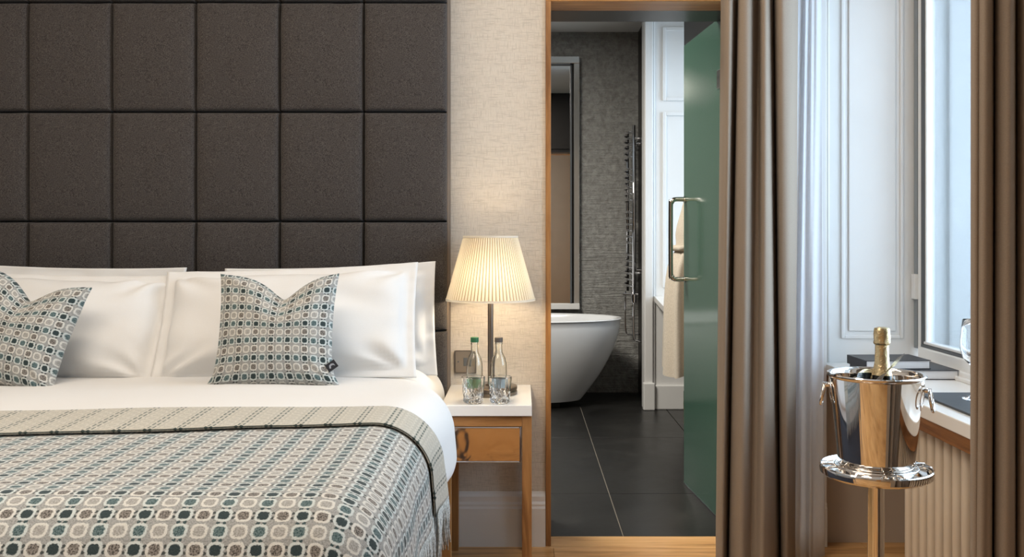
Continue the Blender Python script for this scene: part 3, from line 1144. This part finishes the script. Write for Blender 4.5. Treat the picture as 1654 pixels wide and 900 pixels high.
# ------------------------------------------------------------------ table lamp
LX, LY, LZ = -0.122, 3.490, 0.638
lp = thing('table_lamp', 'table lamp with cream pleated shade on a slim bronze stem, on the nightstand', 'lamp', (LX, LY, LZ))
b1 = B()
lathe(b1, [(0, 0.0), (0.099, 0.0), (0.100, 0.002), (0.100, 0.011), (0.098, 0.013), (0.094, 0.013), (0.094, 0.017), (0.100, 0.018), (0.100, 0.028), (0.097, 0.030), (0.02, 0.031), (0.016, 0.036), (0, 0.036)], LX, LY, LZ, 56)
link('base', b1, 'bronze', lp, smooth=35)
link('stem', tube(B(), [(LX, LY, LZ + 0.03), (LX, LY, LZ + 0.43)], 0.0105, 16), 'bronze', lp, smooth=40)
SZ0, SZ1 = 0.990, 1.224
NP = 76
bm = B()
rows = 10
ringsv = []
rr0, rr1 = 0.1640, 0.100
for j in range(rows + 1):
    t = j / rows
    z = SZ0 + (SZ1 - SZ0) * t
    r = rr0 + (rr1 - rr0) * t
    ring = []
    for k in range(NP * 4):
        a = 2 * pi * k / (NP * 4) + 0.02 * t
        ph = (k % 4)
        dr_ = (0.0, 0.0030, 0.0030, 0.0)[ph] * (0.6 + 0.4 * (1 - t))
        da = (0, 0.002, -0.004, 0)[ph]
        ring.append(bm.verts.new((LX + (r + dr_) * cos(a + da), LY + (r + dr_) * sin(a + da), z)))
    ringsv.append(ring)
n4 = NP * 4
for j in range(rows):
    for k in range(n4):
        f = bm.faces.new((ringsv[j][k], ringsv[j][(k + 1) % n4], ringsv[j + 1][(k + 1) % n4], ringsv[j + 1][k]))
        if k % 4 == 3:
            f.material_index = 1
shd = link('lamp_shade', bm, 'shade', lp, mats=['pleat_shadow'])
M['trim_silk'] = m_thin('shade_trim_silk', (0.85, 0.82, 0.74), 0.4)
for r, z in ((rr0 + 0.001, SZ0), (rr1 + 0.001, SZ1)):
    trm = B()
    lathe(trm, [(r - 0.003, z - 0.004), (r + 0.0025, z - 0.004), (r + 0.0025, z + 0.004), (r - 0.003, z + 0.004)], LX, LY, 0, 64, close=True)
    link('shade_trim', trm, 'trim_silk', shd, smooth=35)
spd = B()
for k in range(3):
    a = 2 * pi * k / 3 + 0.5
    tube(spd, [(LX, LY, 1.16), (LX + 0.099 * cos(a), LY + 0.099 * sin(a), 1.218)], 0.0015, 6)
link('spider', spd, 'bronze', shd)
bb = B()
lathe(bb, [(0, -0.03), (0.013, -0.03), (0.014, 0.0), (0.024, 0.022), (0.029, 0.045), (0.026, 0.065), (0.014, 0.082), (0, 0.086)], LX, LY, 1.05, 24)
link('bulb', bb, 'bulb', lp, smooth=True)
pl = bpy.data.lights.new('bulb_light', 'POINT')
pl.energy = 4.6
pl.color = (1.0, 0.82, 0.58)
pl.shadow_soft_size = 0.05
po = bpy.data.objects.new('bulb_light', pl)
COL.objects.link(po)
po.parent = lp
po.location = (0, -0.05, 1.065 - LZ)


# ------------------------------------------------------------------ water bottles
def bottle(cx, cy, capm, labm, lab, group):
    z0 = 0.638
    t = thing('water_bottle', lab, 'bottle', (cx, cy, z0), group)
    prof = [(0, 0.0), (0.026, 0.0), (0.0295, 0.004), (0.0295, 0.118), (0.0285, 0.132), (0.024, 0.150), (0.0165, 0.164), (0.0135, 0.172), (0.0128, 0.196), (0.0138, 0.198), (0.0138, 0.203), (0.0125, 0.205), (0.0125, 0.216), (0.0105, 0.216)]
    inner = [(0.0105, 0.172), (0.0140, 0.163), (0.0215, 0.149), (0.0260, 0.131), (0.0270, 0.118), (0.0270, 0.008), (0, 0.008)]
    link('glass_body', lathe(B(), prof + inner, cx, cy, z0, 32), 'water_glass', t, smooth=40)
    link('cap', lathe(B(), [(0.0128, 0.2065), (0.0148, 0.2065), (0.0148, 0.2225), (0.0135, 0.224), (0, 0.224)], cx, cy, z0, 28), capm, t, smooth=40)
    b_ = B()
    lathe(b_, [(0.0298, 0.046), (0.0302, 0.046), (0.0302, 0.076), (0.0298, 0.076)], cx, cy, z0, 32, close=True)
    link('label_band', b_, labm, t, smooth=40)


g = 'small water bottles on the nightstand'
bottle(-0.175, 3.365, 'cap_green', 'label_green', 'small clear water bottle with green cap on the nightstand', g)
bottle(-0.088, 3.365, 'cap_brown', 'label_blue', 'small clear water bottle with brown cap on the nightstand', g)


# ------------------------------------------------------------------ cut crystal tumblers
def tumbler(cx, cy, lab):
    z0 = 0.6382
    t = thing('tumbler', lab, 'glass', (cx, cy, z0), 'cut crystal tumblers on the nightstand')
    prof = [(0, 0.0), (0.030, 0.0), (0.033, 0.003)] + [(0.0345 + 0.006 * z / 0.09, z) for z in lin(0.008, 0.056, 25)] + [(0.0405, 0.070), (0.0418, 0.091), (0.0410, 0.0925)] + [(0.0395, 0.0915), (0.0375, 0.060), (0.0340, 0.020), (0.026, 0.015), (0, 0.014)]
    def fn(r, z, a):
        if 0.006 < z < 0.058 and abs(r - (0.0345 + 0.006 * z / 0.09)) < 1e-6:
            k = 10
            q = z / 0.0245
            s1 = abs(((a * k / pi / 2 + q * 0.5) % 1) - 0.5) * 2
            s2 = abs(((a * k / pi / 2 - q * 0.5) % 1) - 0.5) * 2
            g_ = max(0, 1 - s1 / 0.28) + max(0, 1 - s2 / 0.28)
            return r - 0.0034 * min(1, g_)
        return r
    link('crystal', lathe(B(), prof, cx, cy, z0, 120, fn), 'glass', t, smooth=25)


tumbler(-0.176, 3.291, 'cut crystal tumbler on the left, in front of the green-capped bottle')
tumbler(-0.082, 3.291, 'cut crystal tumbler on the right, in front of the brown-capped bottle')

# wall socket plate
so = thing('light_switch', 'bronze metal switch plate on the wall behind the water bottles', 'switch', (-0.226, YW, 0.728))
link('plate', boxes((-0.270, -0.184, YW - 0.007, YW - 0.0005, 0.685, 0.772), bev=0.002), plain('switch_metal', (0.33, 0.27, 0.21), 0.3, 0.9), so)
link('surround', (lambda b: (ring_frame(b, -0.272, -0.182, 0.683, 0.774, YW - 0.006, 0.004, 0.004), b)[1])(B()), 'bronze', so)
link('rocker', boxes((-0.236, -0.219, YW - 0.011, YW - 0.006, 0.712, 0.745), bev=0.002), 'rubber', so)
link('screw', tube(B(), [(-0.257, YW - 0.009, 0.729), (-0.257, YW - 0.006, 0.729)], 0.003, 10), 'rubber', so)


# ================================================================== CURTAINS
def curtain(name, label, cat, top, bot, z0, z1, mat, parent=None, per=10, nz=26, thick=0.003, bow=None, seed=0):
    T, Bt = smooth_path([(x, y, 0) for x, y in top], per), smooth_path([(x, y, 0) for x, y in bot], per)
    bm = B()
    n = len(T)
    def fn(i, t):
        i = int(i)
        k = t ** 1.1
        p = T[i].lerp(Bt[i], k)
        w = 0.006 * sin(i * 0.35 + seed) * sin(t * 5 + i * 0.1)
        # soft crumples near the floor
        c = max(0, t - 0.8) * 5
        w2 = 0.010 * c * c * noise.noise(Vector((i * 0.09, t * 26, seed)))
        return Vector((p.x + w * 0.4, p.y + w + w2, z1 + (z0 - z1) * t))
    grid(bm, fn, list(range(n)), lin(0, 1, nz))
    o = link(name, bm, mat, parent, smooth=True)
    md = o.modifiers.new('thick', 'SOLIDIFY')
    md.thickness = thick
    if label:
        tag(o, label, cat)
    return o


def px(x, y_, ):
    """X position for a picture column at depth y_"""
    return (x - 845) * y_ / F


# left brown curtain, gathered in the corner
topL = [(px(1168, 3.42), 3.42), (px(1174, 3.36), 3.36), (px(1184, 3.33), 3.33), (px(1193, 3.42), 3.42), (px(1198, 3.44), 3.44), (px(1200, 3.36), 3.36), (px(1212, 3.34), 3.34), (px(1222, 3.44), 3.44), (px(1228, 3.47), 3.47),
        (px(1230, 3.38), 3.38), (px(1238, 3.35), 3.35), (px(1244, 3.42), 3.42), (px(1247, 3.46), 3.46), (px(1250, 3.37), 3.37), (px(1262, 3.33), 3.33), (px(1278, 3.36), 3.36), (px(1289, 3.45), 3.45)]
botL = [(px(1157, 3.40), 3.40), (px(1161, 3.31), 3.31), (px(1167, 3.29), 3.29), (px(1174, 3.38), 3.38), (px(1177, 3.40), 3.40), (px(1180, 3.30), 3.30), (px(1198, 3.24), 3.24), (px(1213, 3.27), 3.27), (px(1222, 3.25), 3.25),
        (px(1234, 3.23), 3.23), (px(1244, 3.27), 3.27), (px(1256, 3.38), 3.38), (px(1262, 3.46), 3.46), (px(1264, 3.36), 3.36), (px(1271, 3.33), 3.33), (px(1278, 3.38), 3.38), (px(1283, 3.46), 3.46)]
curtain('curtain', 'long taupe curtain gathered in the corner between the bathroom doorway and the window', 'curtain', topL, botL, 0.012, 2.92, 'curtain', nz=44)
# right brown curtain near the camera
def foldpts(x0, x1, yb, seq):
    return [(px(x, yb + dy), yb + dy) for x, dy in seq]
seqT = [(1571, 0.06), (1574, 0.0), (1582, -0.02), (1594, -0.03), (1603, -0.01), (1608, 0.06), (1611, 0.08), (1613, 0.0), (1624, -0.03), (1636, -0.02), (1643, 0.05), (1646, 0.07), (1648, 0.0), (1660, -0.02), (1675, -0.01), (1684, 0.06), (1690, 0.0), (1706, -0.02), (1722, 0.05), (1740, 0.0), (1775, 0.02)]
seqB = [(1570, 0.06), (1570, 0.0), (1578, -0.02), (1588, -0.03), (1597, -0.01), (1600, 0.06), (1604, 0.08), (1607, 0.0), (1618, -0.03), (1634, -0.02), (1639, 0.05), (1642, 0.07), (1645, 0.0), (1658, -0.02), (1675, -0.01), (1684, 0.06), (1690, 0.0), (1706, -0.02), (1722, 0.05), (1740, 0.0), (1775, 0.02)]
curtain('curtain', 'long taupe curtain at the right edge, in front of the window sill', 'curtain', foldpts(0, 0, 1.80, seqT), foldpts(0, 0, 1.80, seqB), 0.012, 2.92, 'curtain', seed=3)
# sheer white curtain next to the left one
seqT = [(1276, 3.52), (1284, 3.512), (1291, 3.511), (1298, 3.516), (1304, 3.512), (1310, 3.517), (1315, 3.513), (1320, 3.52), (1325, 3.53)]
seqB = [(1250, 3.52), (1260, 3.505), (1268, 3.51), (1279, 3.532), (1289, 3.505), (1299, 3.528), (1308, 3.508), (1318, 3.525), (1332, 3.54)]
curtain('sheer_curtain', 'narrow white sheer curtain hanging beside the window recess', 'curtain', [(px(a, b), b) for a, b in seqT], [(px(a, b), b) for a, b in seqB], 0.012, 2.92, 'sheer', thick=0.001, seed=5)
rod = tag(link('curtain_rail', tube(B(), [(XR - 0.14, 1.5, 2.94), (XR - 0.14, 3.35, 2.94), (XR - 0.25, 3.50, 2.94), (0.66, 3.50, 2.94)], 0.012, 10), 'chrome', smooth=40), 'metal curtain rail near the ceiling above the window', 'curtain rail')

# ================================================================== SILL ITEMS
def book(name, label, x0, x1, y0, y1, z0, z1, rot, grpn):
    cx, cy = (x0 + x1) / 2, (y0 + y1) / 2
    t = thing('book', label, 'book', (cx, cy, z0), grpn)
    t.rotation_euler = (0, 0, rot)
    hx, hy, hz = (x1 - x0) / 2, (y1 - y0) / 2, z1 - z0
    link('cover', boxes((-hx, hx, -hy, hy, 0, 0.0025), (-hx, hx, -hy, hy, hz - 0.0025, hz), (-hx, -hx + 0.0025, -hy, hy, 0.0025, hz - 0.0025), bev=0.0005), 'book_black', t, keep=True)
    link('pages', boxes((-hx + 0.003, hx - 0.004, -hy + 0.004, hy - 0.004, 0.0026, hz - 0.0026)), 'pages', t, keep=True)


book('book', 'black hardback book at the bottom of the pair on the window sill', 1.232, 1.535, 3.284, 3.52, 0.7202, 0.754, 0, 'black books on the window sill')
book('book', 'smaller black hardback book lying on top of the other on the window sill', 1.208, 1.443, 3.305, 3.475, 0.7545, 0.786, rad(3), 'black books on the window sill')
sl = tag(link('slate_board', boxes((1.258, 1.50, 2.55, 2.985, 0.7202, 0.727), bev=0.0012), 'slate'), 'dark slate board under the wine glass on the window sill', 'slate board')
wg = B()
lathe(wg, [(0, 0.0), (0.036, 0.0), (0.0375, 0.0015), (0.030, 0.004), (0.012, 0.008), (0.005, 0.014), (0.0037, 0.03), (0.0037, 0.092), (0.006, 0.100), (0.018, 0.108), (0.032, 0.125), (0.0395, 0.150), (0.0405, 0.175), (0.037, 0.215), (0.0335, 0.243), (0.0325, 0.2435),
           (0.0355, 0.215), (0.0390, 0.175), (0.0380, 0.150), (0.0305, 0.126), (0.017, 0.1100), (0, 0.106)], 1.385, 2.865, 0.7272, 48)
tag(link('wine_glass', wg, 'glass', smooth=60), 'stemmed wine glass on the slate board, half hidden by the curtain', 'glass')

# ================================================================== WINE COOLER AND STAND
SX, SY = 0.832, 2.20
st = thing('cooler_stand', 'polished steel stand with round tray carrying the wine bucket', 'stand', (SX, SY, 0))
link('foot_plate', lathe(B(), [(0, 0), (0.135, 0), (0.137, 0.006), (0.12, 0.014), (0.05, 0.022), (0.022, 0.035), (0, 0.036)], SX, SY, 0, 56), 'steel', st, smooth=40)
link('post', lathe(B(), [(0, 0.03), (0.0195, 0.03), (0.0185, 0.64), (0.024, 0.655), (0, 0.655)], SX, SY, 0, 40), 'steel', st, smooth=40)
tz = 0.660
link('tray', lathe(B(), [(0, 0), (0.100, 0.0), (0.119, 0.003), (0.1265, 0.009), (0.1275, 0.018), (0.1270, 0.024), (0.1245, 0.0265), (0.1215, 0.024), (0.119, 0.014), (0.112, 0.009), (0.095, 0.007), (0, 0.007)], SX, SY, tz, 72), 'steel', st, smooth=40)
link('support_ring', (lambda b: tube(b, [(SX + 0.093 * cos(a), SY + 0.093 * sin(a), tz + 0.026) for a in lin(0, 2 * pi, 49)[:-1]], 0.003, 8, closed=True))(B()), 'steel', st, smooth=True)
for k in range(4):
    a = rad(-100 + 90 * k + 10)
    pts = []
    for da, r_, zz in ((-0.16, 0.124, 0.026), (-0.15, 0.100, 0.027), (-0.11, 0.085, 0.020), (-0.10, 0.082, 0.010), (0.10, 0.082, 0.010), (0.11, 0.085, 0.020), (0.15, 0.100, 0.027), (0.16, 0.124, 0.026)):
        pts.append((SX + r_ * cos(a + da), SY + r_ * sin(a + da), tz + zz))
    link('clip', tube(B(), smooth_path(pts, 4), 0.0026, 8), 'steel', st, smooth=True)

BZ = 0.6675
bk = thing('wine_bucket', 'polished steel wine bucket with ring handles on its stand', 'bucket', (SX, SY, BZ))
outer = [(0, 0.0), (0.078, 0.0), (0.082, 0.002), (0.0835, 0.007), (0.0845, 0.012)]
for t in lin(0, 1, 12)[1:]:
    outer.append((0.0845 + (0.1035 - 0.0845) * t ** 0.95, 0.012 + 0.214 * t))
outer += [(0.108, 0.2285), (0.1115, 0.2315), (0.1120, 0.235), (0.1090, 0.2375), (0.1045, 0.236), (0.1020, 0.230), (0.1010, 0.222)]
outer += [(0.0825, 0.015), (0.078, 0.006), (0, 0.006)]
link('body', lathe(B(), outer, SX, SY, BZ, 96), 'steel', bk, smooth=50)
for ang in (rad(-27), rad(158)):
    ca, sa = cos(ang), sin(ang)
    N = Vector((ca, sa, 0))
    Tn = Vector((-sa, ca, 0))
    r0_ = 0.100
    C0 = Vector((SX, SY, BZ + 0.192)) + N * (r0_ + 0.0)
    # shield shaped mounting plate following the wall
    bm = B()
    nu_, nv_ = 15, 13
    def fn(u, v):
        w_ = 0.026 * (1 - 0.55 * max(0, -v) ** 1.5)
        p = C0 + Tn * (u * w_) + Vector((0, 0, v * 0.040))
        bulge = 0.008 * math.sqrt(max(0, 1 - u * u)) * math.sqrt(max(0, 1 - v * v)) + (v * 0.0035) - 0.002
        curve = r0_ - math.sqrt(r0_ ** 2 - (u * w_) ** 2)
        return p + N * (bulge - curve)
    grid(bm, fn, lin(-1, 1, nu_), lin(-1, 1, nv_))
    link('handle_mount', bm, 'steel', bk, smooth=True)
    H0 = C0 + N * 0.016 + Vector((0, 0, 0.014))
    hd = link('handle', tube(B(), [H0 + (N * 0.16 + Vector((0, 0, -0.98))) * (0.025 - 0.025 * cos(q)) + Tn * 0.021 * sin(q) for q in lin(0, 2 * pi, 33)[:-1]], 0.0038, 8, closed=True), 'steel', bk, smooth=True)
    link('pivot', tube(B(), [C0 + Vector((0, 0, 0.012)), C0 + N * 0.020 + Vector((0, 0, 0.012))], 0.006, 10), 'steel', hd, smooth=40)

CX, CY = SX + 0.016, SY + 0.005
cb = thing('champagne_bottle', 'champagne bottle with gold foil neck standing in the wine bucket', 'bottle', (CX, CY, BZ + 0.007))
prof = [(0, 0.004), (0.03, 0.0), (0.041, 0.004), (0.0435, 0.012), (0.0435, 0.135), (0.0415, 0.158), (0.034, 0.190), (0.024, 0.222), (0.0165, 0.250), (0.0150, 0.262), (0, 0.263)]
link('glass_body', lathe(B(), prof, CX, CY, BZ + 0.007, 40), 'champagne_glass', cb, smooth=60)
def foilfn(r, z, a):
    return r * (1 + 0.022 * sin(a * 9 + z * 300) + 0.018 * sin(a * 5 - z * 170))
neck = [(0.0232, 0.226), (0.0190, 0.242), (0.0166, 0.256), (0.0158, 0.275), (0.0153, 0.300)]
link('neck_foil', lathe(B(), neck, CX, CY, BZ + 0.007, 40), 'foil', cb, smooth=60)
cap = [(0.0156, 0.2965), (0.0186, 0.2995), (0.0190, 0.304), (0.0180, 0.308), (0.0190, 0.313), (0.0185, 0.322), (0.0180, 0.331), (0.0165, 0.336), (0.010, 0.3385), (0, 0.339)]
link('cap_foil', lathe(B(), cap, CX, CY, BZ + 0.007, 48, foilfn), 'foil', cb, smooth=50)['label'] = 'crumpled gold foil over the cork'

tg = B()
P0 = [(SX - 0.045, SY - 0.066, BZ + 0.17), (SX - 0.034, SY - 0.074, BZ + 0.205), (SX - 0.018, SY - 0.076, BZ + 0.240), (SX + 0.012, SY - 0.060, BZ + 0.258), (SX + 0.042, SY - 0.040, BZ + 0.283)]
P0 = smooth_path(P0, 6)
vsr = []
for i, p in enumerate(P0):
    w_ = 0.012 + 0.004 * sin(i / len(P0) * pi)
    d = Vector((0.35, -0.75, 0.5)).normalized()
    vsr.append([tg.verts.new(p + d * s * w_ + q) for s, q in ((-1, Vector((0, 0, 0))), (1, Vector((0, 0, 0))), (1, Vector((0.0015, 0.0, 0.0015))), (-1, Vector((0.0015, 0.0, 0.0015))))])
for i in range(len(vsr) - 1):
    for k in range(4):
        tg.faces.new((vsr[i][k], vsr[i][(k + 1) % 4], vsr[i + 1][(k + 1) % 4], vsr[i + 1][k]))
tg.faces.new(vsr[0])
tg.faces.new(vsr[-1][::-1])
tag(link('ice_tongs', tg, 'bronze_steel', smooth=40), 'flat steel ice tongs leaning on the rim of the wine bucket', 'tongs')

# ================================================================== BATHROOM THINGS
# freestanding bath
TX, TY = -0.08, 6.78
bt = thing('bathtub', 'white freestanding oval bathtub seen through the doorway', 'bathtub', (TX, TY, 0.0))
bm = B()
seg = 96
levels = []
for t in lin(0, 1, 15):
    s = t ** 0.62
    levels.append((0.50 + (0.785 - 0.50) * (1 - (1 - t) ** 1.7) * 1.0, 0.22 + (0.375 - 0.22) * (1 - (1 - t) ** 1.7), 0.045 + 0.575 * t))
levels = [(0.0, 0.0, 0.045), (0.46, 0.19, 0.045)] + levels
levels += [(0.795, 0.383, 0.628), (0.79, 0.379, 0.634), (0.765, 0.355, 0.632)]
for t in lin(0, 1, 9):
    levels.append((0.755 - 0.27 * t ** 1.6, 0.345 - 0.155 * t ** 1.6, 0.62 - 0.45 * t))
levels.append((0, 0, 0.165))
rings = []
for ax_, by_, z in levels:
    if ax_ == 0:
        rings.append([bm.verts.new((TX, TY, z))])
    else:
        rings.append([bm.verts.new((TX + ax_ * math.copysign(abs(cos(q)) ** 0.9, cos(q)), TY + by_ * math.copysign(abs(sin(q)) ** 0.9, sin(q)), z)) for q in [2 * pi * k / seg for k in range(seg)]])
for i in range(len(rings) - 1):
    A, C = rings[i], rings[i + 1]
    for k in range(seg):
        k2 = (k + 1) % seg
        if len(A) == 1:
            bm.faces.new((A[0], C[k2], C[k]))
        elif len(C) == 1:
            bm.faces.new((A[k], A[k2], C[0]))
        else:
            bm.faces.new((A[k], A[k2], C[k2], C[k]))
link('shell', bm, 'ceramic', bt, smooth=50)
link('plinth', boxes((TX - 0.38, TX + 0.34, TY - 0.13, TY + 0.13, 0.0, 0.047)), 'black_wall', bt)

# tall mirror on the stone wall
mr = thing('wall_mirror', 'tall framed mirror on the stone wall above the bathtub', 'mirror', (0.23, YB2 - 0.03, 0.68))
mx0, mx1, mz0, mz1 = 0.02, 0.436, 0.655, 2.62
def mx(x): return (x - 845) * 7.25 / F
link('mirror_glass', boxes((mx0 + 0.03, mx(921), 7.250, 7.256, 0.70, 2.57)), 'mirror', mr)
link('backing', boxes((mx0, mx(936), 7.258, 7.299, 0.655, 2.62)), 'black_wall', mr)
link('frame', boxes((mx0, mx(936), 7.243, 7.258, 2.565, 2.62), (mx(927), mx(936), 7.243, 7.258, 0.70, 2.565), (mx0, mx0 + 0.04, 7.243, 7.258, 0.70, 2.565), bev=0.003), 'brown_frame', mr)
link('inner_bead', boxes((mx(921), mx(923.5), 7.232, 7.258, 0.70, 2.565), (mx0 + 0.04, mx(923.5), 7.232, 7.258, 2.548, 2.560)), 'rubber', mr)
link('bottom_ledge', boxes((mx0, mx(936), 7.225, 7.258, 0.655, 0.70), bev=0.003), 'white_paint', mr)

# towel rail on the dark side wall
tr = thing('towel_rail', 'chrome ladder towel rail on the dark bathroom side wall', 'towel rail', (0.88, 6.97, 0.9))
X1 = 0.805
for yy_ in (6.79, 7.20):
    link('upright', tube(B(), [(X1, yy_, 0.80), (X1, yy_, 2.03)], 0.0125, 12), 'chrome', tr, smooth=True)
z = 0.86
rung = None
i = 0
while z < 2.0:
    if i % 7 != 6:
        pts = [(X1, 6.79, z), (X1 - 0.035, 6.86, z), (X1 - 0.045, 6.995, z), (X1 - 0.035, 7.13, z), (X1, 7.20, z)]
        if rung is None:
            zr = z
            rung = link('rung', tube(B(), smooth_path(pts, 3), 0.0085, 8), 'chrome', tr, smooth=True)
            o = rung
        else:
            o = rung.copy()
            COL.objects.link(o)
            o.parent = tr
        o.location.z = z - zr
    z += 0.045
    i += 1
for zz in (0.955, 1.935):
    for yy_ in (6.79, 7.20):
        link('bracket', tube(B(), [(X1, yy_, zz), (0.875, yy_, zz), (0.876, yy_, zz), (0.898, yy_, zz)], [0.010, 0.010, 0.024, 0.024], 14), 'chrome', tr, smooth=40)
link('valve', (lambda b: (tube(b, [(X1, 6.79, 0.80), (X1, 6.79, 0.74)], 0.018, 12), tube(b, [(X1 - 0.08, 6.79, 0.80), (X1 + 0.03, 6.79, 0.80)], 0.009, 10), b)[2])(B()), 'chrome', tr, smooth=40)
link('pipe', tube(B(), smooth_path([(X1, 6.79, 0.76), (X1, 6.79, 0.50), (X1 + 0.03, 6.79, 0.46), (0.895, 6.79, 0.46)], 4), 0.009, 8), 'chrome', tr, smooth=True)
link('pipe', tube(B(), smooth_path([(X1 - 0.02, 7.16, 0.80), (X1 - 0.02, 7.16, 0.52), (X1 + 0.01, 7.16, 0.47), (0.895, 7.16, 0.47)], 4), 0.006, 8), 'chrome', tr, smooth=True)
tag(link('robe_hook', tube(B(), smooth_path([(0.999, 5.36, 1.80), (0.96, 5.36, 1.80), (0.945, 5.36, 1.82)], 4), 0.007, 8), 'chrome', smooth=True), 'small chrome hook holding the bathrobe in the bathroom', 'hook')

rb = thing('bathrobe', 'pale waffle bathrobe hanging behind the open green glass door', 'bathrobe', (0.94, 5.36, 0.44))
def robe_r(t, a):
    w = 0.02 + 0.165 * sm(t, -0.02, 0.55) + 0.04 * t
    w *= 1 - 0.22 * math.exp(-((t - 0.47) / 0.05) ** 2)
    f = 1 + 0.16 * sin(a * 7 + 2.5 * t) * sm(t, 0.1, 0.6)
    return w * f
bm = B()
rings = []
for t in lin(0, 1, 30):
    z = 1.79 - 1.35 * t
    dx = (0.26 + 0.14 * sm(t, 0.1, 0.75))
    ring = []
    for k in range(48):
        a = 2 * pi * k / 48
        r_ = robe_r(t, a)
        ring.append(bm.verts.new((0.992 - r_ * dx * (1 + cos(a)) * 0.92 - 0.004 , 5.36 + r_ * sin(a), z + 0.015 * sin(a * 3) * t)))
    rings.append(ring)
for i in range(len(rings) - 1):
    for k in range(48):
        bm.faces.new((rings[i][k], rings[i][(k + 1) % 48], rings[i + 1][(k + 1) % 48], rings[i + 1][k]))
bm.faces.new(rings[0])
link('robe_cloth', bm, 'robe', rb, smooth=True)
bm = B()
pts = []
for k in range(40):
    a = 2 * pi * k / 40
    r_ = robe_r(0.47, a) + 0.006
    pts.append((0.974 - r_ * 0.34 * (1 + cos(a)) * 0.92, 5.36 + r_ * sin(a), 1.79 - 1.35 * 0.47))
tube(bm, pts, 0.016, 8, closed=True)
link('belt', bm, 'robe', rb, smooth=True)
